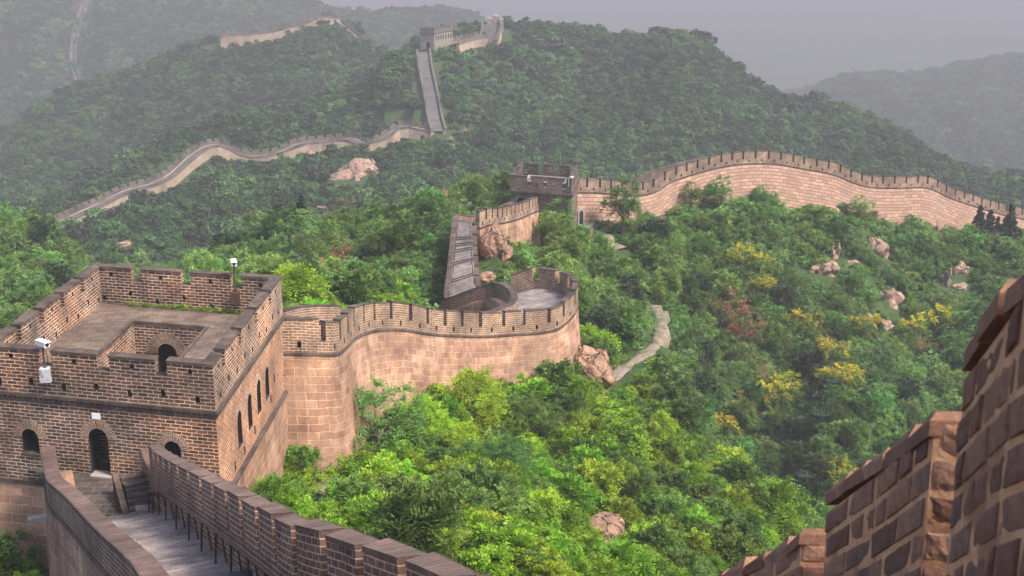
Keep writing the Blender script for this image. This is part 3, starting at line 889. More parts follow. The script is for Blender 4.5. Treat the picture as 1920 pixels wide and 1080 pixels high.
def arch_ring(T, axis, c, w, z1, d, proud, thick, name, mats, root, legs=0.0, seg=12):
    """voussoir ring round an arched opening, standing proud of the wall"""
    mb = MB(); r0 = w / 2 + 0.005; r1 = r0 + thick; zc = z1 - w / 2
    qs = np.linspace(0, math.pi, seg)
    pr = [(c + math.cos(q) , q) for q in qs]
    g = (lambda p, dd: T(p[0], dd, p[1])) if axis == 'a' else (lambda p, dd: T(dd, p[0], p[1]))
    inn = [(c + r0 * math.cos(q), zc + r0 * math.sin(q)) for q in qs]
    out = [(c + r1 * math.cos(q), zc + r1 * math.sin(q)) for q in qs]
    for k in range(seg - 1):
        u0, u1 = qs[k] * r1, qs[k + 1] * r1
        mb.poly([g(inn[k], d - proud), g(out[k], d - proud), g(out[k + 1], d - proud), g(inn[k + 1], d - proud)],
                [(0, u0), (thick, u0), (thick, u1), (0, u1)], 0)
        mb.poly([g(out[k], d - proud), g(out[k], d + 0.05), g(out[k + 1], d + 0.05), g(out[k + 1], d - proud)], None, 0)
        mb.poly([g(inn[k + 1], d - proud), g(inn[k + 1], d + 0.05), g(inn[k], d + 0.05), g(inn[k], d - proud)], None, 0)
    for k in (0, -1):
        mb.poly([g(inn[k], d - proud), g(inn[k], d + 0.05), g(out[k], d + 0.05), g(out[k], d - proud)], None, 0)
    mb.build(name, mats, root)
M['voussoir'] = brick_mat('arch_brick', (0.19, 0.115, 0.08), (0.29, 0.18, 0.125), (0.52, 0.44, 0.36), 0.6, 0.12, 0.02, stain_amt=0.3)

def ring(mb, T, x0, x1, y0, y1, th, z0, z1, mat=0, top=None):
    """rectangular ring wall (outer bounds, thickness inward) as one closed shape"""
    top = mat if top is None else top
    o = [(x0, y0), (x1, y0), (x1, y1), (x0, y1)]
    i = [(x0 + th, y0 + th), (x1 - th, y0 + th), (x1 - th, y1 - th), (x0 + th, y1 - th)]
    for k in range(4):
        j = (k + 1) % 4
        mb.poly([T(*o[k], z0), T(*o[j], z0), T(*o[j], z1), T(*o[k], z1)], None, mat)
        mb.poly([T(*i[j], z0), T(*i[k], z0), T(*i[k], z1), T(*i[j], z1)], None, mat)
        mb.poly([T(*o[k], z1), T(*o[j], z1), T(*i[j], z1), T(*i[k], z1)], None, top)
        mb.poly([T(*o[j], z0), T(*o[k], z0), T(*i[k], z0), T(*i[j], z0)], None, mat)

def tower_merlons(root, T, W, Ln, th, z0, z1, gaps_f, gaps_b, gaps_r, gaps_l, mats, hole=True, cap_h=0.11):
    """merlons between gap intervals on each side; a runs along the front (0=right), b to the back"""
    e = 0.004
    def one(x0, x1, y0, y1, along):
        mb = MB()
        mb.box(x0, x1, y0, y1, z0 - 0.03, z1 - cap_h, 0, T=T)
        o = mb.build('merlon', mats, root)
        if hole:
            c = MB()
            if along == 'a':
                m = (x0 + x1) / 2
                c.box(m - 0.1, m + 0.1, y0 - 0.2, y1 + 0.2, z0 + 0.22, z0 + 0.44, 2, T=T)
            else:
                m = (y0 + y1) / 2
                c.box(x0 - 0.2, x1 + 0.2, m - 0.1, m + 0.1, z0 + 0.22, z0 + 0.44, 2, T=T)
            cut(o, c, mats)
        k = MB()
        k.box(x0 - 0.03, x1 + 0.03, y0 - 0.04, y1 + 0.04, z1 - cap_h - 0.001, z1 + random.uniform(-.01, .02), 0, T=T)
        k.build('cap', mats[1], o)
    def spans(gaps, lo, hi):
        out = []; p = lo
        for a, b in gaps:
            out.append((p, a)); p = b
        out.append((p, hi))
        return out
    for a, b in spans(gaps_f, -e, W + e): one(a, b, -e, th + e, 'a')
    for a, b in spans(gaps_b, -e, W + e): one(a, b, Ln - th - e, Ln + e, 'a')
    for a, b in spans(gaps_r, th + 0.01, Ln - th - 0.01): one(-e, th + e, a, b, 'b')
    for a, b in spans(gaps_l, th + 0.01, Ln - th - 0.01): one(W - th - e, W + e, a, b, 'b')

ZP = -17.7
def at_z(u, v, z):
    yv = (540 - v) / FPX
    t = z / (-SP + yv * CP)
    return ((u - 960) / FPX * t, (CP + yv * SP) * t, z)
FR, BR, BL, FL = at_z(398, 683, ZP), at_z(527, 517, ZP), at_z(184, 489, ZP), at_z(-34, 646, ZP)
T1, W1, L1 = local_frame(FR, FL, BR)

def near_tower():
    T, W, Ln = T1, W1, L1
    root = thing('watchtower', 'large brown brick watchtower with open crenellated roof terrace beside the stairway', 'watchtower', T(0, 0, -24.1))
    inv = root.matrix_world
    class K: pass
    def fin(o): return o
    zc, zg = -19.9, -24.1
    mb_m = [M['brick'], M['brick_sunlit'], M['dark'], M['cap']]
    root.location = (0, 0, 0)
    # walls of the storey (right wall has sunlight put into its lighter, warmer brick colour)
    th = 1.3
    def a_of(u, v_, z):  # position along the front for a pixel column at height z
        p = at_z(u, v_, z); lo, hi = -2.0, W + 2
        for _ in range(40):
            mid = (lo + hi) / 2
            if proj(*T(mid, 0, z))[0] > u: lo = mid
            else: hi = mid
        return (lo + hi) / 2
    def b_of(u, z):
        lo, hi = -1.0, Ln + 1
        for _ in range(40):
            mid = (lo + hi) / 2
            if proj(*T(0, mid, z))[0] < u: lo = mid
            else: hi = mid
        return (lo + hi) / 2
    m = MB(); m.box(0, W, 0, th, zg, zc, 0, T=T)
    fw = m.build('wall', mb_m, root)
    c = MB()
    ad = a_of(187, 850, -22.5); aw = a_of(58, 820, -22.4); ar = a_of(325, 830, -22.4)
    arch_prism(c, T, 'a', ad, 0.98, -23.45, -21.2, -0.3, th + 0.3, 2)
    arch_prism(c, T, 'a', aw, 0.86, -22.75, -21.55, -0.3, th + 0.3, 2)
    arch_prism(c, T, 'a', ar, 0.80, -22.6, -21.45, -0.3, th + 0.3, 2)
    cut(fw, c, mb_m)
    for cc, w_, z_ in ((ad, 0.98, -21.2), (aw, 0.86, -21.55), (ar, 0.8, -21.45)):
        arch_ring(T, 'a', cc, w_, z_, 0, 0.025, 0.42, 'arch_surround', M['voussoir'], root)
    m = MB(); m.box(ad - 0.5, ad + 0.5, -0.22, 0.45, -23.62, -23.44, 0, T=T)
    m.build('doorstep', M['pale_concrete'], root)
    m = MB(); m.box(aw - 0.48, aw + 0.48, -0.07, 0.3, -22.86, -22.745, 0, T=T)
    m.build('window_sill', M['cap'], root)
    # right wall
    m = MB(); m.box(0, th, th + 0.001, Ln - th - 0.001, zg, zc, 1, T=T)
    m.poly([T(-0.004, 0, zg), T(-0.004, Ln, zg), T(-0.004, Ln, zc), T(-0.004, 0, zc)], None, 1)
    m = MB(); m.box(-0.004, th, -0.0, Ln - th - 0.001, zg, zc, 1, T=T)
    m = MB(); m.box(-0.006, th, 0.004, Ln - th - 0.001, zg, zc - 0.002, 1, T=T)
    rw = m.build('wall', mb_m, root)
    c = MB()
    bs = []
    for u, zt, zb in ((449, -21.35, -23.1), (468, -21.3, -23.05), (485, -21.3, -23.0), (500.5, -21.3, -22.95)):
        b = b_of(u, -22.0); bs.append((b, zt))
        arch_prism(c, T, 'b', b, 0.82, zb, zt, -0.3, 0.75, 2)
    for u, z in ((441, -23.6), (459, -23.65), (478, -23.5), (508, -23.3), (514, -22.5)):
        b = b_of(u, z); c.box(-0.2, 0.5, b - 0.12, b + 0.12, z - 0.2, z + 0.25, 2, T=T)
    cut(rw, c, mb_m)
    for b, zt in bs:
        arch_ring(T, 'b', b, 0.82, zt, -0.006, 0.02, 0.3, 'arch_surround', M['voussoir'], root)
        # bricked-up inner leaf set back in the opening
    for b, zt in bs:
        m = MB(); m.box(0.5, 0.62, b - 0.42, b + 0.42, -23.15, zt + 0.02, 0, T=T)
        m.build('shutter_panel', M['brick'], root)
    m = MB(); m.box(0, W, Ln - th, Ln, zg, zc - 0.003, 0, T=T); m.build('wall', M['brick'], root)
    m = MB(); m.box(W - th, W + 0.004, th + 0.001, Ln - th - 0.001, zg, zc - 0.001, 0, T=T); m.build('wall', M['brick'], root)
    # stone plinth (slightly wider, battered)
    m = MB()
    for (x0, x1, y0, y1, zt, zb, ex) in ((-0.10, W + 0.10, -0.10, Ln + 0.10, zg - 0.001, -32.5, 0.55),):
        o = [(x0, y0), (x1, y0), (x1, y1), (x0, y1)]; ob = [(x0 - ex * .1, y0 - ex), (x1 + ex, y0 - ex), (x1 + ex, y1 + ex), (x0 - ex * .1, y1 + ex)]
        for k in range(4):
            j = (k + 1) % 4
            m.poly([T(*ob[k], zb), T(*ob[j], zb), T(*o[j], zt), T(*o[k], zt)], None, 0)
        m.poly([T(*q, zt) for q in o], None, 0)
    m.build('plinth', M['stone'], root)
    m = MB(); ring(m, T, -0.2, W + 0.2, -0.2, Ln + 0.2, 0.35, zg - 0.13, zg + 0.05, 0)
    m.build('string_course', M['cap'], root)
    # cornice: two courses of dark brick and a row of dentils
    m = MB()
    ring(m, T, -0.14, W + 0.14, -0.14, Ln + 0.14, 0.5, zc - 0.06, zc + 0.09, 0)
    ring(m, T, -0.07, W + 0.07, -0.07, Ln + 0.07, 0.5, zc - 0.30, zc - 0.1865, 0)
    d = 0.0
    while d < W:
        m.box(d, d + 0.12, -0.11, 0.05, zc - 0.186, zc - 0.061, 0, T=T); d += 0.26
    d = 0.0
    while d < Ln:
        m.box(-0.11, 0.05, d, d + 0.12, zc - 0.186, zc - 0.061, 0, T=T); d += 0.26
    m.build('cornice', M['cap'], root)
    # parapet with drain holes
    m = MB(); ring(m, T, 0, W, 0, Ln, 0.5, zc + 0.0905, -18.45, 0, 3)
    pr = m.build('parapet', mb_m, root)
    c = MB()
    for k in range(7):
        a = 0.8 + k * (W - 1.5) / 6
        c.box(a - .11, a + .11, -0.2, 0.7, zc + 0.36 + (k % 2) * .16, zc + 0.66 + (k % 2) * .16, 2, T=T)
        c.box(a - .11, a + .11, Ln - 0.7, Ln + 0.2, zc + 0.25 + (k % 2) * .35, zc + 0.5 + (k % 2) * .35, 2, T=T)
    for k in range(9):
        b = 1.0 + k * (Ln - 2.0) / 8
        c.box(-0.2, 0.7, b - .11, b + .11, zc + 0.32 + (k % 2) * .2, zc + 0.6 + (k % 2) * .2, 2, T=T)
        c.box(W - 0.7, W + 0.2, b - .11, b + .11, zc + 0.25 + (k % 2) * .3, zc + 0.52 + (k % 2) * .3, 2, T=T)
    cut(pr, c, mb_m)
    f = lambda *uv: sorted([tuple(sorted((a_of(x0, 0, -18.0), a_of(x1, 0, -18.0)))) for x0, x1 in uv])
    gf = f((73, 96), (181, 204), (290, 313))
    def a_back(u):
        lo, hi = -2.0, W + 2
        for _ in range(40):
            mid = (lo + hi) / 2
            if proj(*T(mid, Ln - 0.25, -18.0))[0] > u: lo = mid
            else: hi = mid
        return (lo + hi) / 2
    gb = sorted([tuple(sorted((a_back(x0), a_back(x1)))) for x0, x1 in ((248, 266), (341, 359), (434, 455))])
    gr = [(b_of(u0, -17.8), b_of(u0, -17.8) + 0.55) for u0 in (415, 447, 477, 503)]
    gl = [(Ln * t_ - 0.27, Ln * t_ + 0.27) for t_ in (0.2, 0.39, 0.58, 0.78)]
    tower_merlons(root, T, W, Ln, 0.5, -18.45, ZP, gf, gb, gr, gl, mb_m[:2] + [M['dark'], M['cap']] if False else [M['brick'], M['cap'], M['dark']])
    # terrace floor with the light well
    def ab(u, v):  # local coords of a pixel on the terrace
        p = np.array(at_z(u, v, zc + 0.02)[:2]); O = np.array(T(0, 0, 0)[:2]); ex = np.array(T(1, 0, 0)[:2]) - O; ey = np.array(T(0, 1, 0)[:2]) - O
        return np.linalg.solve(np.stack([ex, ey], 1), p - O)
    a1, b1 = ab(250, 606); a0, b1b = ab(386, 615)
    b1 = (b1 + b1b) / 2; bf = 2.6
    z = zc + 0.05
    m = MB()
    for x0, x1, y0, y1 in ((0.3, a0, 0.3, Ln - .3), (a1, W - .3, 0.3, Ln - .3), (a0, a1, b1, Ln - .3), (a0, a1, 0.3, bf)):
        m.poly([T(x0, y0, z), T(x1, y0, z), T(x1, y1, z), T(x0, y1, z)], None, 0)
    m.build('terrace_floor', M['roof_paving'], root)
    m = MB(); ring(m, T, a0 - 0.18, a1 + 0.18, bf - 0.18, b1 + 0.18, 0.2, z - 0.1, z + 0.07, 0)
    m.build('well_kerb', M['cap'], root)
    zi = -23.5
    m = MB(); m.box(a0 - 0.6, a1 + 0.6, b1 + 0.001, b1 + 1.1, zi, z - 0.011, 0, T=T)
    bw = m.build('well_wall', [M['brick'], M['cap'], M['dark']], root)
    c = MB(); ac = (a0 + a1) / 2 + (a1 - a0) * 0.06
    arch_prism(c, T, 'a', ac, 1.15, zi - 0.1, zi + 2.6, b1 - 0.3, b1 + 0.85, 2)
    cut(bw, c, [M['brick'], M['cap'], M['dark']])
    arch_ring(T, 'a', ac, 1.15, zi + 2.6, b1, 0.03, 0.62, 'arch_surround', M['voussoir'], root)
    m = MB(); m.box(a1 + 0.001, a1 + 0.6, bf, b1, zi, z - 0.012, 0, T=T); m.build('well_wall', M['brick'], root)
    m = MB(); m.box(a0 - 0.6, a0 - 0.001, bf, b1, zi, z - 0.012, 0, T=T); m.build('well_wall', M['brick_pale'], root)
    m = MB(); m.box(a0, a1, bf - 0.6, bf - 0.001, zi, z - 0.012, 0, T=T); m.build('well_wall', M['brick'], root)
    m = MB(); m.poly([T(0.5, 0.5, zi + .01), T(W - .5, 0.5, zi + .01), T(W - .5, Ln - .5, zi + .01), T(0.5, Ln - .5, zi + .01)]); m.build('inner_floor', M['roof_paving'], root)
    # plaque above the door
    pq = thing('plaque', 'small blank white plaque on the brick above the tower doorway', 'plaque', T(ad, -0.02, -20.62))
    m = MB(); m.box(ad - 0.21, ad + 0.21, -0.035, 0.0, -20.75, -20.48, 0, T=T); m.build('panel', M['white'], pq, origin=T(ad, -0.02, -20.62)).location = (0, 0, 0)
    m = MB(); ring_pts = 0
    # cameras
    def cctv(base, label, boxmat, box_off, h, facing):
        bx, by, bz = base
        r = thing('security_camera', label, 'security camera', base)
        m = MB(); m.tube([(0, 0, 0), (0, 0, h)], 0.045, 8); m.build('pole', M['iron'], r)
        m = MB()
        o = box_off
        m.hexa([(o[0] - .23, o[1] - .15, o[2] - .33), (o[0] + .23, o[1] - .15, o[2] - .33), (o[0] + .23, o[1] + .15, o[2] - .33), (o[0] - .23, o[1] + .15, o[2] - .33)],
               [(o[0] - .23, o[1] - .15, o[2] + .3), (o[0] + .23, o[1] - .15, o[2] + .3), (o[0] + .2, o[1] + .15, o[2] + .36), (o[0] - .2, o[1] + .15, o[2] + .36)])
        m.build('junction_box', boxmat, r)
        m = MB(); m.tube([(0.05, 0, h - .05), (0.17, -0.03, h - .35), (0.16, 0, h - .8), (o[0] + 0.05, o[1], o[2] + .3)], 0.018, 5); m.build('cable', M['black'], r)
        ca, sa = math.cos(facing), math.sin(facing)
        R = lambda x, y, z: (x * ca - y * sa, x * sa + y * ca, z)
        m = MB()
        m.box(-.13, .13, -.36, .30, h + .05, h + .27, 0, T=R)
        hd = m.build('camera_head', M['white'], r)
        m = MB(); m.box(-.16, .16, -.46, .32, h + .272, h + .305, 0, T=R); m.build('sun_shield', M['white'], hd)
        m = MB(); m.tube([R(0, -.355, h + .16), R(0, -.40, h + .16)], 0.085, 10); m.build('lens', M['black'], hd)
        m = MB(); m.tube([(0, 0, h - .02), (0, 0, h + .06)], 0.09, 8); m.build('bracket', M['iron'], r)
    p = T(a_of(86, 0, -18.3), -0.02, -18.85)
    cctv((p[0], p[1] - .16, p[2]), 'white security camera on pole with pale box on the tower front parapet', M['grey_metal'], (0, 0.0, 0.05), 1.35, 0.9)
    p = T(a_back(444), Ln - 0.75, -19.0)
    cctv(p, 'white security camera on pole with rusty dark box on the tower back parapet', M['iron'], (0, 0.0, 0.1), 1.9, 0.3)
near_tower()

# ------------------------------------------------------------------ stairway with its parapets (foreground)
R_TOP = L([(279, 789, 52.3), (288, 812, 51.6), (301, 834, 50.3), (345, 860, 42.0), (400, 887, 36.6), (440, 906, 33.3), (480, 925, 30.4), (530, 950, 27.2), (587, 975, 24), (675, 994, 21), (750, 1019, 19),
           (837, 1044, 17), (931, 1080, 15)])
R_TOP += [(1.0, 12.0, -6.5), (1.93, 9.0, -4.8), (2.26, 6.8, -3.12), (2.2, 4.8, -1.76), (1.98, 3.6, -0.92), (1.9, 2.2, -0.1), (1.85, 0.6, 0.8), (1.8, -2.5, 2.2)]
L_TOP = L([(77, 838, 53), (86, 893, 49), (109, 917, 45.6), (133, 940, 42.3), (160, 970, 39), (187, 997, 36), (220, 1027, 32.8), (247, 1053, 29.9), (264, 1078, 28), (285, 1110, 25.5)])
L_TOP += [(-5.7, 18.5, -10.7), (-3.6, 10, -6.4), (-2.4, 4, -2.7), (-2.2, 0.6, -0.6), (-2.2, -2.5, 0.8)]
def stairway():
    root = thing('wall_stairway', 'foreground stone stairway between dark brick parapets leading down to the watchtower', 'stairway')
    right = wall_run(root, R_TOP, 2.15, 0.46, -1, [M['brick_near'], M['cap_near'], M['stone']], zbot=zb_ground, period=2.25, slot=0.24, slot_d=1.25, splay=0.10, bricks=(13.5, M['brick_unit'], M['mortar']),
                     step=0.7, cap_h=0.105, cap_over=0.02, slope_keep=0.9, mer_start=1.75, batter=0.05, body_w=0.458)
    left = wall_run(root, L_TOP, 1.3, 0.54, 1, [M['brick_near'], M['cap_near'], M['stone']], zbot=zb_ground, merlons=False, step=0.8, cap_h=0.14, cap_over=0.04, batter=0.05)
    # walkway: paired samples, flat landing at the tower then shallow treads
    sR = np.linspace(0.0, right.L, 150)
    mb = MB(); ld = MB()
    nR = len(sR)
    prev = None; lj = 0
    LXY = np.array([left.xy(q, 0.45) for q in np.linspace(0, left.L, 400)])
    for k, q in enumerate(sR):
        x1, y1 = right.xy(q, -0.44); z1 = right.z(q) - 2.12
        dd = np.hypot(LXY[:, 0] - x1, LXY[:, 1] - y1); dd[:lj] = 1e9
        lj = max(lj, int(np.argmin(dd[:lj + 30])))
        x0, y0 = LXY[lj]
        e_ = min(max((y1 - 41.5) / 8.5, 0), 1); z1 -= 0.62 * e_ * e_ * (3 - 2 * e_)
        z1 = max(z1, -23.5)
        if y1 > 50.0: z1 = -23.5
        if y1 < 6: z1 = min(z1, -1.75)
        cur = (x0, y0, x1, y1, z1)
        if prev:
            a = prev; land = a[4] <= -23.35
            m_ = ld if land else mb
            za = -23.5 if land else a[4]
            w = math.dist(a[:2], a[2:4])
            jit = 0.0 if land else random.uniform(-0.02, 0.02)
            m_.poly([(a[0], a[1], za), (a[2], a[3], za), (cur[2], cur[3], za), (cur[0], cur[1], za)],
                    [(0, q), (w, q), (w, q + .4), (0, q + .4)], 0)
            m_.poly([(cur[0], cur[1], za), (cur[2], cur[3], za), (cur[2], cur[3], cur[4]), (cur[0], cur[1], cur[4])], None, 0)
        prev = cur
    mb.build('stairs', M['paving'], root)
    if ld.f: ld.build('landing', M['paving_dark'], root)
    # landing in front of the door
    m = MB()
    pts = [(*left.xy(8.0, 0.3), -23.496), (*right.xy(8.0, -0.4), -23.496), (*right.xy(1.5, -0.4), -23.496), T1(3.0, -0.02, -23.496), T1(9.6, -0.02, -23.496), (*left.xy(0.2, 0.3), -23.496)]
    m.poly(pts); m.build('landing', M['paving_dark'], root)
    # narrow side steps up along the right parapet
    for k in range(7):
        q = 0.25 + k * 0.42
        p0 = right.xy(q, -0.48); p1 = right.xy(q + 0.42, -0.48); p2 = right.xy(q + 0.42, -1.5); p3 = right.xy(q, -1.5)
        z = -23.5 + (7 - k) * 0.13
        m = MB(); m.hexa([(*p, -23.6) for p in (p0, p3, p2, p1)], [(*p, z) for p in (p0, p3, p2, p1)])
        m.build('side_step', M['paving_dark'], root)
    p0 = right.xy(0.2, -1.52); p1 = right.xy(3.2, -1.52); p2 = right.xy(3.2, -1.78); p3 = right.xy(0.2, -1.78)
    m = MB(); m.hexa([(*p, -23.6) for p in (p0, p3, p2, p1)], [(*p0, -22.45), (*p3, -22.45), (*p2, -23.35), (*p1, -23.35)])
    m.build('side_kerb', M['cap'], root)
    # stone spout on the outer left face
    x, y = left.xy(2.6, 0.0)
    m = MB(); a0 = left.xy(2.5, 0.1); a1 = left.xy(2.85, 0.1); b0 = left.xy(2.5, -0.85); b1 = left.xy(2.85, -0.85); zz = -24.1
    m.hexa([(*a0, zz - .12), (*a1, zz - .12), (*b1, zz - .1), (*b0, zz - .1)], [(*a0, zz + .08), (*a1, zz + .08), (*b1, zz + .04), (*b0, zz + .04)])
    m.build('drain_spout', M['pale_concrete'], root)
    # handrail
    hr = thing('handrail', 'rusty iron handrail on paired posts along the right parapet of the stairs', 'handrail')
    q0, q1 = 4.0, 34.0
    rail = MB()
    def fl(q):
        e_ = min(max((right.xy(q, -.44)[1] - 41.5) / 8.5, 0), 1)
        return max(right.z(q) - 2.12 - 0.62 * e_ * e_ * (3 - 2 * e_), -23.5)
    qs = np.linspace(q0, q1, 60)
    rail.tube([(*right.xy(q, -0.78), fl(q) + 0.92) for q in qs], 0.042, 6)
    rail.build('rail', M['iron'], hr)
    rail = MB(); rail.tube([(*right.xy(q, -0.70), fl(q) + 0.84) for q in qs], 0.02, 6)
    rail.build('rail', M['iron'], hr)
    for q in np.arange(q0 + 0.3, q1, 2.5):
        pm = MB(); pn = MB(); po = MB()
        pm.tube([(*right.xy(q, -0.85), fl(q) - .02), (*right.xy(q, -0.79), fl(q) + 0.94)], 0.035, 6)
        pn.tube([(*right.xy(q + 0.22, -0.58), fl(q) - .02), (*right.xy(q + 0.1, -0.66), fl(q) + 0.86)], 0.028, 6)
        po.tube([(*right.xy(q + 1.2, -0.56), fl(q + 1.2) + 0.6), (*right.xy(q + 1.2, -0.70), fl(q + 1.2) + 0.86)], 0.02, 6)
        pm.build('post', M['iron'], hr); pn.build('strut', M['iron'], hr); po.build('wall_bracket', M['iron'], hr)
    # small bins / boxes by the rail
    def bin_at(q, off, label, mat, w, h):
        x, y = right.xy(q, off); z = fl(q)
        r = thing('metal_box', label, 'box', (x, y, z), rz=0.25)
        m = MB(); m.hexa([(-w, -w * .7, 0), (w, -w * .7, 0), (w, w * .7, 0), (-w, w * .7, 0)], [(-w * 1.05, -w * .75, h), (w * 1.05, -w * .75, h), (w * 1.05, w * .75, h), (-w * 1.05, w * .75, h)])
        m.build('body', mat, r)
        m = MB(); m.hexa([(-w * 1.1, -w * .8, h + .002), (w * 1.1, -w * .8, h + .002), (w * 1.1, w * .8, h + .002), (-w * 1.1, w * .8, h + .002)],
                         [(-w * .95, -w * .65, h + .07), (w * .95, -w * .65, h + .07), (w * .95, w * .65, h + .07), (-w * .95, w * .65, h + .07)])
        m.build('lid', M['black'], r)
    bin_at(3.6, -1.0, 'grey metal box with dark lid at the foot of the side steps', M['grey_metal'], 0.30, 0.42)
    qb = 4.0
    for q in np.arange(5, 40, 0.25):
        u, v, d = proj(*right.xy(q, -0.9), fl(q))
        if v > 1108: qb = q; break
    bin_at(qb, -0.95, 'black box beside the handrail at the bottom edge of the stairs', M['black'], 0.26, 0.4)
    return right, left
RIGHT_P, LEFT_P = stairway()

# ------------------------------------------------------------------ curved wall with loop, stairs and link to the second tower
def curved_wall():
    root = thing('great_wall', 'tan stone great wall section curling round a loop platform with brick battlements', 'wall')
    mats = [M['brick_pale'], M['cap'], M['stone']]
    out = wall_run(root, W_OUT, 1.95, 0.46, 1, mats, zbot=zb_ground, period=2.55, slot=0.42, slot_d=1.2, splay=0.13, step=0.8, batter=0.075, loops=True, cap_h=0.09, mer_start=0.3, wander=0.14)
    sr = wall_run(root, W_STAIR_R, 1.7, 0.46, 1, mats, zbot=zb_ground, period=2.0, slot=0.4, slot_d=0.95, step=0.8, smooth=True, ledge=0.04)
    lk = wall_run(root, W_LINK, 1.75, 0.46, 1, mats, zbot=zb_ground, period=1.75, slot=0.4, slot_d=1.1, step=0.8, loops=True, batter=0.06)
    inn = wall_run(root, W_IN_LOOP, 1.25, 0.5, -1, mats, zbot=lambda x, y: -36.0, merlons=False, step=0.6, cap_h=0.12, batter=0.1)
    # inner parapet behind the curve: follows the outer line one walkway width inside, lower
    back = L([(533, 582, 72.5), (565, 574, 75), (600, 572, 78), (640, 573.5, 81)])
    for q in (18.5, 20.5, 22.5, 24.5, 26.5, 28.5, 30.0):
        x, y = out.xy(q, 4.2); back.append((x, y, out.z(q) - 1.35))
    back.append((-3.2, 97.7, -29.4))
    bk = wall_run(root, back + [W_IN_LOOP[-1]], 1.15, 0.46, 1, mats, zbot=lambda x, y: -34.0, merlons=False, step=0.9, cap_h=0.1)
    sl = wall_run(root, W_STAIR_L, 1.3, 0.46, -1, mats, zbot=zb_ground, merlons=False, step=0.8, cap_h=0.12, ledge=0.04)
    # floors
    m = MB()
    A = [(*out.xy(q, 0.42), out.z(q) - 1.9) for q in np.linspace(0, out.L, 140)]
    inner_pts = list(back) + [W_IN_LOOP[-1]] + list(reversed(W_IN_LOOP))[1:-2]
    Bp = Path(inner_pts)
    # match outer stations to the nearest inner ones, monotonic
    sb = np.linspace(0, Bp.L, 400); bx = np.array([Bp.xy(q) for q in sb])
    last = 0; prev = None; run = 0.0
    for a in A:
        d = np.hypot(bx[:, 0] - a[0], bx[:, 1] - a[1]); d[:last] = 1e9
        j = int(np.argmin(d[:min(len(d), last + 40)])); last = max(last, j)
        cur = (a, (*bx[last], a[2] - 0.02))
        if prev:
            w0 = math.dist(prev[0][:2], prev[1][:2]); w1 = math.dist(cur[0][:2], cur[1][:2]); ds = math.dist(prev[0][:2], cur[0][:2])
            m.poly([prev[0], prev[1], cur[1], cur[0]], [(0, run), (w0, run), (w1, run + ds), (0, run + ds)])
            run += ds
        prev = cur
    m.build('walkway', M['paving'], root)
    # stairs
    Lp, Rp = Path([(p[0], p[1], p[2]) for p in W_STAIR_L[:6]]), Path(W_STAIR_R)
    m = MB(); n = 36
    risers = {7, 15, 21, 24, 27}
    prev = None; zc = None
    for k in range(n + 1):
        f = k / n
        x0, y0 = Lp.xy(f * Lp.L, -0.42); x1, y1 = Rp.xy(f * Rp.L, 0.42)
        z = (-31.15) * (1 - f) + (-27.75) * f
        z -= 0.0
        w = math.dist((x0, y0), (x1, y1))
        zz = z - 0 + 0
        cur = (x0, y0, x1, y1, zz)
        if prev:
            a = prev
            m.poly([(a[0], a[1], a[4]), (a[2], a[3], a[4]), (x1, y1, a[4] + (zz - a[4]) * (.0 if (k in risers or k - 1 in risers) else 1.0)), (x0, y0, a[4] + (zz - a[4]) * (.0 if (k in risers or k - 1 in risers) else 1.0))], [(0, k * .4), (w, k * .4), (w, k * .4 + .4), (0, k * .4 + .4)], 0)
            m.poly([(x0, y0, a[4] + (zz - a[4]) * (.0 if (k in risers or k - 1 in risers) else 1.0)), (x1, y1, a[4] + (zz - a[4]) * (.0 if (k in risers or k - 1 in risers) else 1.0)), (x1, y1, zz), (x0, y0, zz)], [(0, 0), (w, 0), (w, .1), (0, .1)], 1 if k in risers or k - 1 in risers else 0)
        prev = cur
    m.build('stairs', [M['paving_mid'], M['black']], root)
    # short iron handrails at both sides of the stairs
    for Pth, off in ((Lp, -0.62), (Rp, 0.62)):
        rm = MB()
        pts = [(*Pth.xy(f * Pth.L, off), (-31.15) * (1 - f) + (-27.75) * f + 0.85) for f in np.linspace(0.05, 0.95, 20)]
        rm.tube(pts, 0.03, 5)
        for p in pts[::3]:
            rm.tube([(p[0], p[1], p[2] - 0.9), p], 0.03, 5)
        rm.build('handrail', M['iron'], root)
    # floor up to the second tower
    m = MB()
    B2 = Path(W_STAIR_L[6:]); A2 = Path(W_LINK)
    strip(m, A2, B2, 30, 0, -1.72, -1.2)
    m.build('walkway', M['paving_dark'], root)
    m = MB(); m.poly([(*Lp.xy(Lp.L, -0.4), -27.76), (*Rp.xy(Rp.L, .4), -27.76), (*A2.xy(0, 0.3), A2.z(0) - 1.73), (*B2.xy(B2.L * .25, -.2), B2.z(B2.L * .25) - 1.21), (*B2.xy(0, -.2), -27.8)])
    m.build('landing', M['paving_dark'], root)
    return out, lk
OUT_P, LINK_P = curved_wall()

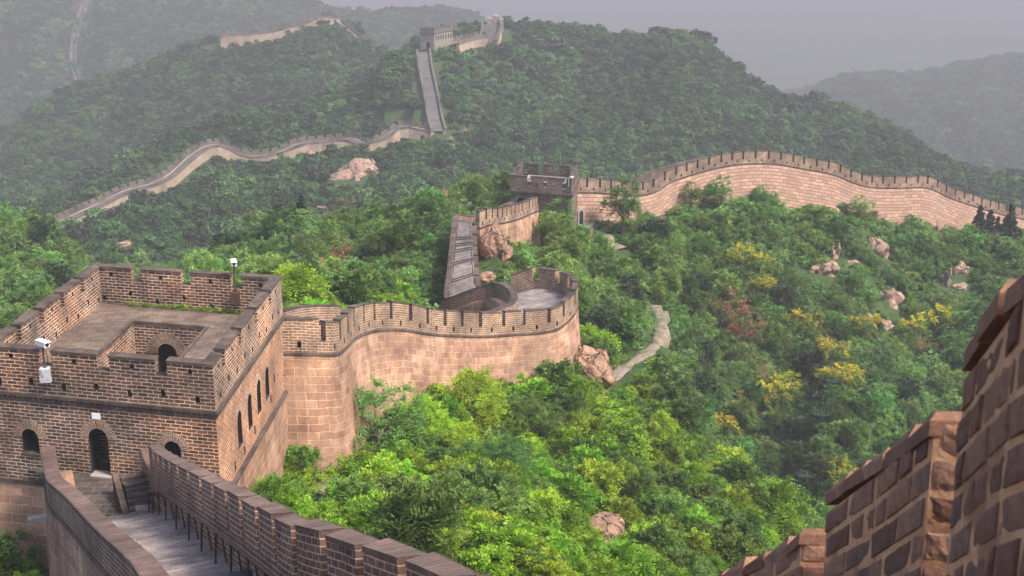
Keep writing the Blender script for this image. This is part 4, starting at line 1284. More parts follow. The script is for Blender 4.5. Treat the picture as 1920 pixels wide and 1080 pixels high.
# ------------------------------------------------------------------ second tower
def second_tower():
    z = -28.2
    fr, fl, br = at_z(1072, 338, z), at_z(958, 330, z), at_z(1079, 315, z)
    T, W, Ln = local_frame(fr, fl, (fr[0] + 1.2, fr[1] + 9.0))
    root = thing('watchtower', 'small dark brick watchtower with broken battlements where two wall arms meet', 'watchtower')
    mats = [M['brick_dk'], M['cap'], M['dark']]
    zc = -30.0
    m = MB(); m.box(0, W, 0, Ln, -40, zc - 0.1, 0, T=T)
    b = m.build('body', mats, root)
    lo, hi = 0, W
    for _ in range(40):
        mid = (lo + hi) / 2
        if proj(*T(mid, 0, -31.2))[0] > 977: lo = mid
        else: hi = mid
    c = MB(); arch_prism(c, T, 'a', lo, 1.05, -32.6, -30.75, -0.3, 2.2, 2); cut(b, c, mats)
    arch_ring(T, 'a', lo, 1.05, -30.75, 0, 0.02, 0.25, 'arch_surround', M['brick_pale'], root)
    m = MB(); ring(m, T, -0.25, W + 0.3, -0.25, Ln + 0.25, 0.5, zc - 0.12, zc + 0.1, 0); m.build('cornice', M['cap'], root)
    m = MB(); ring(m, T, 0, W, 0, Ln, 0.45, zc + 0.101, zc + 0.6, 0, 1)
    pr = m.build('parapet', mats, root)
    c = MB()
    for k in range(4):
        a = 1.0 + k * (W - 2.0) / 3
        c.box(a - .1, a + .1, -.2, .6, zc + .25, zc + .45, 2, T=T); c.box(a - .1, a + .1, Ln - .6, Ln + .2, zc + .25, zc + .45, 2, T=T)
    cut(pr, c, mats)
    z1 = z + 0.05
    gb = [(W * .055, W * .13), (W * .315, W * .395), (W * .59, W * .67), (W * .87, W * .945)]
    gf = [(W * .08, W * .16), (W * .40, W * .46), (W * .66, W * .73)]
    gs = [(Ln * .2, Ln * .27), (Ln * .4, Ln * .47), (Ln * .6, Ln * .67), (Ln * .8, Ln * .86)]
    tower_merlons(root, T, W, Ln, 0.45, zc + 0.6, z1 + .1, gf, gb, gs, gs, mats)
    m = MB(); m.poly([T(.3, .3, zc + .15), T(W - .3, .3, zc + .15), T(W - .3, Ln - .3, zc + .15), T(.3, Ln - .3, zc + .15)]); m.build('terrace_floor', M['roof_paving'], root)
    # low pale ledge walls of the roofless upper room
    m = MB()
    ring(m, T, W * .15, W * .82, Ln * .35, Ln * .8, 0.3, zc + .151, zc + .62, 0)
    m.build('ruined_room', [M['brick_dk']], root)
    m = MB(); ring(m, T, W * .14, W * .83, Ln * .34, Ln * .81, 0.30, zc + .621, zc + .72, 0); m.build('ledge', M['pale_concrete'], root)
    m = MB(); m.box(W * .085, W * .155, -0.02, 0.47, zc + .602, zc + .66, 0, T=T); m.build('sill', M['pale_concrete'], root)
    m = MB(); m.box(W * .403, W * .457, -0.02, 0.47, zc + .602, zc + .66, 0, T=T); m.build('sill', M['pale_concrete'], root)
    # lamp-like white camera on the front right merlon
    p = T(W * .05, -0.05, z1 + 0.02)
    r = thing('security_camera', 'tiny white camera on a bent bracket on the second tower', 'security camera', p)
    m = MB(); m.tube([(0, 0, -.9), (0, 0, .15), (0.1, 0, .3), (0.3, -0.02, .34)], 0.05, 6); m.build('bracket', M['pale_concrete'], r)
    m = MB(); m.box(.25, .62, -.1, .1, .24, .42); m.build('camera_head', M['white'], r)
    return T, W, Ln
M['brick_dk'] = brick_mat('blackened_brick', (0.075, 0.058, 0.05), (0.135, 0.105, 0.088), (0.34, 0.28, 0.245), 0.5, 0.17, 0.022, stain=(0.035, 0.03, 0.03), stain_amt=0.6)
T2, W2, L2 = second_tower()

# ------------------------------------------------------------------ long wall to the right
def long_wall():
    root = thing('great_wall', 'long high tan stone great wall rising and falling along the crest on the right', 'wall')
    mats = [M['brick_long'], M['cap'], M['stone_far']]
    p = wall_run(root, W_LONG, 1.85, 0.46, 1, mats, zbot=zb_ground, period=2.35, slot=0.40, slot_d=1.15, splay=0.1, step=1.0, batter=0.06, loops=True, cap_h=0.1, ledge=0.09, wander=0.1)
    bp = []
    for q in np.linspace(1, p.L - 1, 40):
        x, y = p.xy(q, 5.0); u = proj(*p.xy(q), p.z(q))[0]
        lift = -1.25 if 1230 < u < 1400 else -1.5
        bp.append((x, y, p.z(q) + lift))
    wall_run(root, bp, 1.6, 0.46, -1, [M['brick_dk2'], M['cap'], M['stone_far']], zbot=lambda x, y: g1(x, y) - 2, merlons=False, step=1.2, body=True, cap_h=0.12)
    m = MB(); strip(m, p, Path(bp), 70, 0, -1.8, -1.7); m.build('walkway', M['paving_dark'], root)
    # postern gate near the tower: recessed arch with a pale surround and two steps
    q = 0.0
    for q in np.arange(0, 12, 0.1):
        x, y = p.xy(q, -0.5)
        if proj(x, y, -36)[0] > 1091: break
    def Tg(a, b, z):
        x, y = p.xy(q + a, 0); nx, ny = np.array(p.xy(q, 1)) - np.array(p.xy(q, 0))
        return (x + nx * b, y + ny * b, z)
    x, y = p.xy(q, -0.6); zg = proj(x, y, -36.0)
    zlo = -36.4
    for z in np.arange(-33, -42, -0.05):
        if proj(x, y, z)[1] > 420: zlo = z; break
    off = -0.02 - 0.06 * (p.z(q) - 1.85 - zlo) - 0.05
    m = MB(); arch_prism(m, Tg, 'a', 0, 0.72, zlo, zlo + 1.75, off - 0.02, off + 0.6, 0); m.build('gate_door', M['dark'], root)
    arch_ring(Tg, 'a', 0, 0.74, zlo + 1.75, off, 0.06, 0.22, 'gate_surround', M['pale_concrete'], root)
    m = MB(); m.box(-0.6, -0.38, off - .06, off + .3, zlo, zlo + 1.38, 0, T=Tg); m.box(0.38, 0.6, off - .06, off + .3, zlo, zlo + 1.38, 0, T=Tg); m.build('gate_jamb', M['pale_concrete'], root)
    m = MB(); m.box(-1.0, 2.0, off - 1.6, off + .2, zlo - .5, zlo - 0.02, 0, T=Tg); m.box(-1.3, 2.6, off - 2.1, off + .2, zlo - 1.2, zlo - .3, 0, T=Tg); m.build('gate_step', M['pale_concrete'], root)
    return p
M['brick_dk2'] = brick_mat('brown_parapet_brick', (0.08, 0.062, 0.055), (0.13, 0.10, 0.085), (0.22, 0.18, 0.16), 0.5, 0.17, 0.02, stain=(0.05, 0.04, 0.04), stain_amt=0.6)  # darker brownish brick of the long wall's back parapet
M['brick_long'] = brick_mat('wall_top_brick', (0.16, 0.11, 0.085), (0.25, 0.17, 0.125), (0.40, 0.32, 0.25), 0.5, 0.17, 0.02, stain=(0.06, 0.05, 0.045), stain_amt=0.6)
LONG_P = long_wall()

# ------------------------------------------------------------------ far walls and towers
M['far_brick'] = noise_mat('far_grey_brick', (0.085, 0.07, 0.06), (0.14, 0.115, 0.10), 0.6, cc=(0.06, 0.052, 0.048))
M['far_stone'] = noise_mat('far_tan_stone', (0.25, 0.185, 0.135), (0.35, 0.27, 0.205), 0.4, cc=(0.18, 0.13, 0.10))
M['far_path'] = noise_mat('far_dark_paving', (0.055, 0.05, 0.05), (0.09, 0.08, 0.078), 0.5)
M['far_pave'] = brick_mat('far_stair_paving', (0.085, 0.078, 0.078), (0.13, 0.12, 0.115), (0.05, 0.045, 0.045), 30, 1.6, 0.12, stain_amt=0.3, wobble=0.3)
FMATS = [M['far_brick'], M['far_brick'], M['far_stone']]
def far_wall(name_label, rows_back, width, drop, hp=1.9, body=4.0, period=3.0, crenel=True, front_h=0.9, max_m=96, step=3.0, side=-1, smooth=True):
    """far section: crenellated parapet along rows_back, walkway, low front parapet with its stone face towards the camera"""
    root = thing('great_wall', name_label, 'wall')
    back = rows_back if isinstance(rows_back, Path) else Path(rows_back, smooth=smooth)
    wall_run(root, back, hp, 0.6, side, FMATS, zbot=lambda x, y: g1(x, y) - 3, merlons=crenel, period=period, slot=0.7, slot_d=0.9, splay=0.1, step=step, ledge=0, body=True,
             cap_h=0.15, max_merlons=max_m)
    front = []
    for q in np.linspace(0, back.L, max(8, int(back.L / 6))):
        x, y = back.xy(q, width * side); front.append((x, y, back.z(q) - hp + front_h - drop))
    fp = Path(front)
    wall_run(root, fp, front_h + 0.3, 0.6, -side, FMATS, zbot=lambda x, y: g1(x, y) - 3, merlons=False, step=step, ledge=0, body=True, cap_h=0.15, batter=0.03)
    m = MB(); strip(m, back, fp, max(10, int(back.L / step)), 0, -hp + 0.05, -front_h + 0.02)
    m.build('walkway', M['far_path'], root)
    return root, back, fp
far_wall('winding grey great wall with crenellated edge crossing the hazy middle ridge', FAR2, 3.4, 0.3, hp=1.7, front_h=0.5)
def far_stairs():
    root = thing('great_wall', 'straight steep stair section of great wall climbing to the far ridge tower', 'wall')
    c = Path(FAR3)
    for sgn, nm in ((1, 0), (-1, 1)):
        e = [(*c.xy(q, 2.6 * sgn), c.z(q) + 0.2) for q in np.linspace(0, c.L, 14)]
        wall_run(root, e, 1.6 if sgn > 0 else 1.3, 0.6, -sgn, FMATS, zbot=lambda x, y: g1(x, y) - 3, merlons=False, ledge=0, step=2.5, cap_h=0.15, batter=0.05)
    a = Path([(*c.xy(q, 2.1), c.z(q) - 0.9) for q in np.linspace(0, c.L, 14)]); b = Path([(*c.xy(q, -2.1), c.z(q) - 0.9) for q in np.linspace(0, c.L, 14)])
    m = MB(); strip(m, a, b, 40, 0); m.build('stairs', M['far_pave'], root)
far_stairs()

def far_tower(u0, u1, ur, vt, vc, vb, Y, label, depth, ztop=None):
    xl = P(u0, vt, Y); xr = P(u1, vt, Y); xb = P(ur, vt, Y)
    zt, zc = P(u1, vt + 4, Y)[2], P(u1, vc, Y)[2]
    zb = P(u1, vb, Y)[2] - 6
    T, W, Ln = local_frame((xr[0], Y), (xl[0], Y + 2), (xr[0] + (ur - u1) / FPX * Y, Y + depth))
    root = thing('watchtower', label, 'watchtower')
    mats = [M['far_dkbrick'], M['far_dkbrick'], M['dark']]
    m = MB(); m.box(0, W, 0, Ln, zb, zc, 0, T=T); b = m.build('body', [M['far_stone2'], M['far_brick'], M['dark']], root)
    c = MB()
    n = 7
    for k in range(n):
        bb = Ln * (0.1 + 0.8 * k / (n - 1))
        arch_prism(c, T, 'b', bb, Ln * 0.055, zc - (zc - P(u1, vc + 14, Y)[2]) * 0.95, zc - 0.8, -0.5, 1.5, 2, 6)
    arch_prism(c, T, 'a', W * 0.45, 1.4, P(u1, vb, Y)[2] - .2, P(u1, vb, Y)[2] + 2.6, -0.5, 2, 2, 6)
    cut(b, c, [M['far_stone2'], M['far_brick'], M['dark']])
    m = MB(); ring(m, T, -.3, W + .3, -.3, Ln + .3, 0.9, zc + 0.001, zc + .4, 0); m.build('cornice', M['far_dkbrick'], root)
    m = MB(); ring(m, T, 0, W, 0, Ln, 0.7, zc + .401, (zc + zt) / 2 + .2, 0); m.build('parapet', M['far_dkbrick'], root)
    g = lambda S, n: [(S * (k + .7) / n, S * (k + 1) / n) for k in range(n - 1)]
    tower_merlons(root, T, W, Ln, 0.7, (zc + zt) / 2 + .2, zt, g(W, 5), g(W, 5), g(Ln, 7), g(Ln, 7), mats, hole=False, cap_h=0.2)
    m = MB(); m.poly([T(.5, .5, zc + .45), T(W - .5, .5, zc + .45), T(W - .5, Ln - .5, zc + .45), T(.5, Ln - .5, zc + .45)]); m.build('terrace_floor', M['far_path'], root)
M['far_dkbrick'] = noise_mat('far_dark_brick', (0.07, 0.062, 0.058), (0.12, 0.105, 0.098), 0.8)
M['far_stone2'] = noise_mat('far_tower_stone', (0.15, 0.125, 0.11), (0.22, 0.185, 0.16), 0.6)
far_tower(787, 814, 844, 48, 63, 92, 466, 'square dark watchtower with arched openings on the far ridge', 16)
far_wall('pale ruined great wall climbing from the ridge tower toward the ruined peak', L([(843, 72, 483), (862, 66, 490), (880, 62, 496), (897, 60, 502)]), 4.0, 0.2, body=3, period=3.5, side=-1, step=2)
def ruin_wall():
    root, b, f = far_wall('steep pale great wall arm climbing to the ruined tower on the peak', L([(929, 76, 512), (937, 58, 520), (940, 44, 528), (938, 36, 533)]), 8.0, 0.2, crenel=False, step=2, side=1, front_h=1.4)
    t = thing('ruined_tower', 'broken brown tower stump on the highest point of the middle ridge', 'tower')
    x, y, z = P(930, 40, 534)
    m = MB()
    for k, (dx, dy, w, d, h) in enumerate([(-2.6, 0, 2.2, 4, 2.6), (0, 1.2, 3.2, 3, 3.4), (2.2, 0.2, 2.0, 4.5, 2.2)]):
        m.hexa([(x + dx - w / 2, y + dy - d / 2, z - 6), (x + dx + w / 2, y + dy - d / 2, z - 6), (x + dx + w / 2, y + dy + d / 2, z - 6), (x + dx - w / 2, y + dy + d / 2, z - 6)],
               [(x + dx - w * .4, y + dy - d * .4, z + h - 1.2), (x + dx + w * .42, y + dy - d * .4, z + h - 1.6), (x + dx + w * .4, y + dy + d * .4, z + h - 1), (x + dx - w * .36, y + dy + d * .4, z + h - .7)])
    m.build('masonry', M['far_stone2'], t)
ruin_wall()
far_wall('misty pale great wall on the second ridge behind the winding section', L([(409, 60, 642), (440, 57, 645), (480, 55, 647), (520, 48, 650), (560, 37, 653), (590, 27, 656), (615, 22, 658), (632, 27, 660)]), 5, 0.3, crenel=True, body=5, step=4, side=-1, period=3.2)
far_wall('misty pale great wall descending to the right from the second ridge top', L([(632, 28, 659), (655, 48, 657), (680, 68, 655), (700, 82, 653), (725, 93, 650), (750, 99, 646)]), 5, 0.3, crenel=False, step=4, side=-1)
far_wall('barely visible great wall climbing the most distant hazy hill', L([(143, 160, 948), (134, 130, 975), (130, 100, 1000), (136, 55, 1045), (150, 6, 1088), (165, -12, 1110)]), 4.5, 0.3, crenel=False, step=8, hp=2.5, side=-1, front_h=2.2)
far_tower(134, 148, 158, 0, 8, 22, 1085, 'faint small watchtower in haze at the top of the distant hill', 8)

# ------------------------------------------------------------------ vegetation prototypes
def quads_mesh(name, V, mats, midx=None):
    """V: (n,4,3) quads"""
    n = len(V)
    me = bpy.data.meshes.new(name)
    me.vertices.add(n * 4); me.vertices.foreach_set('co', V.astype(np.float32).ravel())
    me.loops.add(n * 4); me.loops.foreach_set('vertex_index', np.arange(n * 4, dtype=np.int32))
    me.polygons.add(n); me.polygons.foreach_set('loop_start', np.arange(0, n * 4, 4, dtype=np.int32))
    if midx is not None: me.polygons.foreach_set('material_index', midx.astype(np.int32))
    me.update(calc_edges=True)
    for m in mats: me.materials.append(m)
    return me

def leaf_quads(C, Nrm, size, r, aspect=0.55):
    """diamond leaves at centres C with normals about Nrm"""
    n = len(C)
    d = Nrm + r.normal(0, 0.55, (n, 3)); d /= np.linalg.norm(d, axis=1)[:, None] + 1e-9
    a = r.normal(0, 1, (n, 3)); a -= d * (a * d).sum(1)[:, None]; a /= np.linalg.norm(a, axis=1)[:, None] + 1e-9
    b = np.cross(d, a)
    s = size * r.uniform(0.6, 1.3, n)[:, None]
    w = s * aspect
    fold = d * s * 0.18
    return np.stack([C - a * s * .5, C + b * w * .5 + fold, C + a * s * .5, C - b * w * .5 + fold], 1)

def clump_points(R, H, z0, n_cl, seed, squash=0.75, core=0.35):
    """clump centres for an uneven crown: overlapping lobes"""
    r = np.random.default_rng(seed)
    lobes = []
    for k in range(r.integers(5, 8)):
        q = r.uniform(0, 2 * math.pi); d = R * r.uniform(0.25, 0.85)
        lobes.append((d * math.cos(q), d * math.sin(q), z0 + H * r.uniform(0.22, 0.85) * (1.1 - .35 * d / R), R * r.uniform(0.22, 0.52)))
    lobes.append((r.normal() * .1 * R, r.normal() * .1 * R, z0 + H * 0.72, R * 0.5))
    C = []; D = []
    while len(C) < n_cl:
        lx, ly, lz, lr = lobes[r.integers(len(lobes))]
        v = r.normal(0, 1, 3); v /= np.linalg.norm(v)
        if v[2] < -0.45: continue
        rad = lr * r.uniform(0.7, 1.08)
        p = np.array([lx, ly, lz]) + v * rad * np.array([1, 1, squash * H / (R * 1.4)])
        if p[2] < z0 * 0.5: continue
        C.append(p); D.append(v)
    return np.array(C), np.array(D), lobes

def sprays(C, D, per, leaf, cl_r, r, z0):
    """twigs with two rows of leaves, radiating from every clump"""
    n = len(C); K = 10; tw = max(2, per // K)
    d = D[:, None] * 0.75 + r.normal(0, 0.55, (n, tw, 3)) + np.array([0, 0, 0.18])
    d /= np.linalg.norm(d, axis=2)[..., None]
    ln = cl_r * 1.7 * r.uniform(0.6, 1.35, (n, tw, 1, 1))
    t = np.repeat(np.linspace(0.2, 1.0, K // 2), 2)[None, None, :, None]
    sgn = np.tile([1.0, -1.0], K // 2)[None, None, :, None]
    pos = C[:, None, None] + d[:, :, None] * ln * t + np.array([0, 0, -1.0]) * ln * 0.35 * t ** 2 + r.normal(0, leaf * .12, (n, tw, K, 3))
    up = np.array([0, 0, 1.0]) + r.normal(0, 0.25, (n, tw, 3))
    sd = np.cross(d, up); sd /= np.linalg.norm(sd, axis=2)[..., None] + 1e-9
    ax = sd[:, :, None] * sgn * 0.85 + d[:, :, None] * 0.55 + r.normal(0, 0.18, (n, tw, K, 3))
    ax /= np.linalg.norm(ax, axis=3)[..., None]
    nr = np.cross(ax, d[:, :, None] * sgn) + np.array([0, 0, 0.5]) + r.normal(0, 0.22, (n, tw, K, 3))
    b = np.cross(nr, ax); b /= np.linalg.norm(b, axis=3)[..., None] + 1e-9
    s_ = leaf * r.uniform(0.7, 1.3, (n, tw, K, 1)) * (1.15 - 0.4 * t)
    c = pos + ax * s_ * 0.5
    w = s_ * 0.42
    q = np.stack([c - ax * s_ * .5, c + b * w * .5, c + ax * s_ * .5, c - b * w * .5], 3)
    return q.reshape(-1, 4, 3), tw * K

def crown(name, R, H, z0, n_cl, per, leaf, cl_r, seed, mats, top_mat=None, top_frac=0.0, spray=True):
    r = np.random.default_rng(seed + 100)
    C, D, lobes = clump_points(R, H, z0, n_cl, seed)
    n = len(C)
    if spray:
        q, per = sprays(C, D, per, leaf, cl_r, r, z0)
    else:
        v = r.normal(0, 1, (n, per, 3)); v /= np.linalg.norm(v, axis=2)[..., None]
        rad = cl_r * r.uniform(0.25, 1.0, (n, per, 1)) ** 0.6 * r.uniform(0.7, 1.3, (n, 1, 1))
        pts = C[:, None] + v * rad * np.array([1.0, 1.0, 0.7])
        nr = v * 0.6 + D[:, None] * 0.5 + np.array([0, 0, 0.7])
        q = leaf_quads(pts.reshape(-1, 3), nr.reshape(-1, 3), leaf, r)
    mi = None
    if top_mat:
        zt = np.quantile(C[:, 2], 1 - top_frac)
        pick = (C[:, 2] + r.normal(0, H * 0.07, n)) > zt
        mi = np.repeat(pick & (r.uniform(0, 1, n) < 0.8), per).astype(np.int32); mi = mi & (r.uniform(0, 1, len(mi)) < .9)
    return quads_mesh(name, q, mats, mi), lobes

def trunk_mesh(name, H, r0, lobes, seed, z_fork):
    rr = random.Random(seed)
    m = MB()
    top = Vector((rr.uniform(-.1, .1) * H, rr.uniform(-.1, .1) * H, z_fork))
    m.tube([(0, 0, -0.5), (top.x * .35, top.y * .35, z_fork * .5), tuple(top)], [r0 * 1.25, r0 * 0.95, r0 * 0.75], 7)
    for lx, ly, lz, lr in lobes:
        e = Vector((lx, ly, lz)); mid = top.lerp(e, 0.5) + Vector((rr.uniform(-.1, .1), rr.uniform(-.1, .1), -0.08)) * H * .4
        m.tube([tuple(top - Vector((0, 0, .05))), tuple(mid), tuple(e)], [r0 * .6, r0 * .4, r0 * .15], 5)
        for _ in range(2):
            e2 = mid.lerp(e, rr.uniform(.2, .7)) + Vector((rr.uniform(-1, 1), rr.uniform(-1, 1), rr.uniform(0, .8))) * lr * .8
            m.tube([tuple(mid), tuple(e2)], [r0 * .25, r0 * .06], 4)
    o = m.build(name, M['wood'], weld=False)
    me = o.data; bpy.data.objects.remove(o)
    return me

# shrubs (near slope), broadleaf trees (mid distance), conifers, far clumps
SHRUB = []
for k in range(6):
    cm, lb = crown('shrub', 1.15, 1.5 + .25 * (k % 3), 0.3, 58 + 10 * (k % 3), 90, 0.15 + 0.03 * (k % 3), 0.27 + .04 * (k % 2), 10 + k, [M['leaf_bright' if k < 4 else 'leaf_olive'], M['wood']])
    tm = trunk_mesh('stems', 1.3, 0.035, lb, 300 + k, 0.3)
    bm = bmesh.new(); bm.from_mesh(cm); n0 = len(bm.faces); bm.from_mesh(tm); bm.faces.ensure_lookup_table()
    for f in bm.faces[n0:]: f.material_index = 1
    bm.to_mesh(cm); bm.free()
    SHRUB.append(cm)
TREE = []
for k in range(6):
    cm, lb = crown('crown', 1.9, 2.7 + .3 * (k % 3), 1.1, 85, 52, 0.21 + .04 * (k % 3), 0.42, 40 + k, [M['leaf_mid' if k < 3 else ('leaf_olive' if k == 3 else ('leaf_pale' if k == 4 else 'leaf_dark'))]])
    TREE.append((cm, trunk_mesh('trunk', 3.6, 0.11, lb, k, 1.2)))
FARC = [crown('far_crown', 1.7 + .35 * (k % 3), 2.2 + .6 * (k % 2), 0.2, 38, 16, 0.62, 0.62, 70 + k, [M['leaf_far' if k < 4 else 'leaf_dark']], spray=False)[0] for k in range(6)]
MIDC = [crown('mid_crown', 1.9 - .25 * (k % 2), 2.6 + .4 * (k % 3), 0.5, 60, 40, 0.24 + .05 * (k % 3), 0.42, 80 + k, [M['leaf_mid' if k < 3 else ('leaf_olive' if k == 3 else 'leaf_pale')]])[0] for k in range(5)]
YEL = []
for k in range(3):
    cm, lb = crown('crown', 1.8, 2.6, 0.9, 110, 44, 0.19, 0.34, 60 + k, [M['leaf_olive'], M['leaf_yellow']], True, 0.33)
    YEL.append((cm, trunk_mesh('trunk', 3.2, 0.10, lb, 90 + k, 1.0)))
REDC = [crown('crown', 1.2, 1.9, 0.4, 40, 26, 0.17, 0.38, 64 + k, [M['leaf_red'], M['leaf_olive']], True, .35) for k in range(2)]
def conifer(name, H, R, seed):
    r = np.random.default_rng(seed); P_, N_ = [], []
    for z in np.linspace(0.18 * H, H * 0.98, 16):
        f = 1 - z / H
        n = int(4 + 9 * f)
        for k in range(n):
            q = r.uniform(0, 2 * math.pi); ln = R * (f ** 0.8) * r.uniform(0.6, 1.15) + .08
            for t in np.linspace(0.25, 1, 9):
                for _ in range(3):
                    P_.append((math.cos(q) * ln * t, math.sin(q) * ln * t, z - 0.18 * ln * t + r.normal(0, .05))); N_.append((r.normal() * .5, r.normal() * .5, 1))
    P_ = np.array(P_) + r.normal(0, .06, (len(P_), 3))
    return quads_mesh(name, leaf_quads(P_, np.array(N_), 0.34, r, 0.4), [M['leaf_dark']])
CONI = [conifer('crown', 4.2, 1.25, 5 + k) for k in range(2)]
def con_trunk():
    m = MB(); m.tube([(0, 0, -.4), (0, 0, 3.9)], [0.12, 0.03], 6)
    o = m.build('trunk', M['wood'], weld=False); me = o.data; bpy.data.objects.remove(o); return me
CTR = con_trunk()

# ------------------------------------------------------------------ where plants may not stand
def poly_pts(path, step=0.8):
    return np.array([path.xy(q) for q in np.arange(0, path.L, step)])
KEEP = np.vstack([poly_pts(OUT_P), poly_pts(LINK_P), poly_pts(LONG_P), poly_pts(Path(W_STAIR_R)), poly_pts(Path(W_STAIR_L)), poly_pts(Path(W_IN_LOOP)),
                  poly_pts(RIGHT_P), poly_pts(LEFT_P)])
POLYS = []
POLYS.append(np.array([T1(-.6, -.6, 0)[:2], T1(W1 + .6, -.6, 0)[:2], T1(W1 + .6, L1 + 2, 0)[:2], T1(-.6, L1 + 2, 0)[:2]]))
POLYS.append(np.array([T2(-.5, -.5, 0)[:2], T2(W2 + .5, -.5, 0)[:2], T2(W2 + .5, L2 + .5, 0)[:2], T2(-.5, L2 + .5, 0)[:2]]))
POLYS.append(np.array([p[:2] for p in R_TOP] + [p[:2] for p in reversed(L_TOP)]))
POLYS.append(np.array([p[:2] for p in W_OUT] + [p[:2] for p in W_STAIR_R] + [p[:2] for p in reversed(W_STAIR_L)] + [p[:2] for p in W_IN_LOOP] + [(-6.5, 94.5), (-10.5, 87), (-13, 81), (-14, 72)]))
POLYS.append(np.array([p[:2] for p in W_LINK] + [p[:2] for p in reversed(W_STAIR_L[6:])]))
POLYS.append(np.array([LONG_P.xy(q) for q in np.linspace(0, LONG_P.L, 60)] + [LONG_P.xy(q, 5.4) for q in np.linspace(LONG_P.L, 0, 60)]))
def inside(poly, x, y):
    c = np.zeros(len(x), bool); j = len(poly) - 1
    for i in range(len(poly)):
        xi, yi = poly[i]; xj, yj = poly[j]
        k = ((yi > y) != (yj > y)) & (x < (xj - xi) * (y - yi) / (yj - yi + 1e-12) + xi)
        c ^= k; j = i
    return c
LOWC = []    # places the plants in front of which stay low (footpath, small rocks)
def low_plants(x, y):
    f = np.ones(len(x))
    for px, py, pr, reach in LOWC:
        al = (py - y)                                   # metres in front of the spot
        d = np.abs(x - px * y / py)
        k = (al > -0.8) & (al < reach) & (d < pr)
        f[k] = np.minimum(f[k], 0.22 + 0.5 * np.clip(al[k] / reach, 0, 1))
    return f
BARE = [(-7.6, 106, 2.6), (-5, 104.5, 4.2), (-8.0, 110, 1.6), (-9, 103.5, 1.6)]    # (x, y, r) rocks, path, open patches
F3 = np.array(dense(FAR3))[:, :2]
def blocked(x, y, rad, bare=1.0):
    b = np.zeros(len(x), bool)
    near = y < 260
    idx = np.where(near)[0]
    for i in range(0, len(idx), 4000):
        k = idx[i:i + 4000]
        d = np.sqrt(((x[k, None] - KEEP[None, :, 0]) ** 2 + (y[k, None] - KEEP[None, :, 1]) ** 2).min(1))
        b[k] = d < rad
    for p in POLYS: b |= inside(p, x, y)
    d = np.sqrt(((x[:, None] - FAR_PTS[None, :, 0]) ** 2 + (y[:, None] - FAR_PTS[None, :, 1]) ** 2).min(1)) if len(x) < 30000 else None
    if d is None:
        d = np.empty(len(x))
        for i in range(0, len(x), 10000):
            d[i:i + 10000] = np.sqrt(((x[i:i + 10000, None] - FAR_PTS[None, :, 0]) ** 2 + (y[i:i + 10000, None] - FAR_PTS[None, :, 1]) ** 2).min(1))
    n3 = len(dense(FAR2)); k3 = (np.abs(y - 437) < 40) & (np.abs(x + 27) < 30)
    if k3.any():
        d3 = np.sqrt(((x[k3, None] - F3[None, :, 0]) ** 2 + (y[k3, None] - F3[None, :, 1]) ** 2).min(1)); dd_ = d[k3]; dd_ = np.where(d3 <= dd_ + .01, np.where(d3 > 4.9, 9.0, d3), dd_); d[k3] = dd_
    b |= d < np.where(y > 900, 11.0, np.where(y > 600, 8.0, 5.2))
    for bx, by, br in BARE:
        b |= (x - bx) ** 2 + (y - by) ** 2 < (br * bare) ** 2
    return b

def hit(u, v, y0=30, y1=900):
    """first point of the terrain seen through a pixel"""
    Y = np.exp(np.linspace(math.log(y0), math.log(y1), 1500))
    pts = np.array([P(u, v, yy) for yy in Y])
    g = ground(pts[:, 0], pts[:, 1])
    k = np.where(pts[:, 2] <= g)[0]
    return tuple(pts[k[0]]) if len(k) else tuple(pts[-1])

# ------------------------------------------------------------------ rocks
def rock_mesh(name, seed, flat=0.7, mat='rock', sub=5, rough=0.35, planes_n=7):
    bm = bmesh.new()
    bmesh.ops.create_icosphere(bm, subdivisions=sub, radius=1)
    r = random.Random(seed); off = Vector((r.uniform(-50, 50), r.uniform(-50, 50), r.uniform(-50, 50)))
    planes = [(Vector((r.gauss(0, 1), r.gauss(0, 1), r.gauss(0, 1))).normalized(), r.uniform(.5, .85)) for _ in range(planes_n)]
    for v in bm.verts:
        p = v.co.copy()
        for n_, d_ in planes:
            t = p.dot(n_)
            if t > d_: p -= n_ * (t - d_) * 0.85
        p += v.co * (mnoise.noise(v.co * 1.3 + off) * rough + mnoise.noise(v.co * 4 + off) * 0.08 - max(0, .05 - abs(mnoise.noise(v.co * 1.4 + off * 2))) * .7 + mnoise.noise(v.co * 11 + off) * 0.03)
        p.z *= flat
        v.co = p
    for f in bm.faces: f.smooth = True
    me = bpy.data.meshes.new(name); bm.to_mesh(me); bm.free()
    me.materials.append(M[mat])
    return me
def rock(u, v, w, h, label, seed, Y=None, mat='rock', d=None, sink=0.35, flat=1.0, rz=0.0, bare=True, group=None):
    x, y, z = P(u, v, Y) if Y else hit(u, v)
    sx = w / FPX * y * 0.5; sz = h / FPX * y * 0.5; sy = d if d else (sx + sz) * 0.5
    o = link('rock', rock_mesh('rock', seed, flat, mat, planes_n=7 if mat == 'rock' else 16, rough=.35 if mat == 'rock' else .5), None, (x, y, z + sz * (0.0 if Y else (1 - 2 * sink) * .5)))
    o.scale = (sx, sy, sz); o.rotation_euler = (0, 0, rz)
    if y < 120: LOWC.append((x, y, sx + .9, 7.0))
    elif y < 260: LOWC.append((x, y, sx + .4, 3.5))
    tag(o, label, 'rock', group)
    if bare:
        BARE.append((x, y - sy * .6, max(sx, sy) * 0.95)); BARE.append((x - x / y * sy * 1.6, y - sy * 1.8, sx * 1.1))
    return o
rock(1110, 694, 84, 92, 'big rounded tan boulder against the foot of the loop wall', 3, Y=102.5, d=2.4, flat=0.95)
rock(1085, 672, 50, 50, 'tan rock ledge wedged between the loop wall and the big boulder', 4, Y=104, d=1.6)
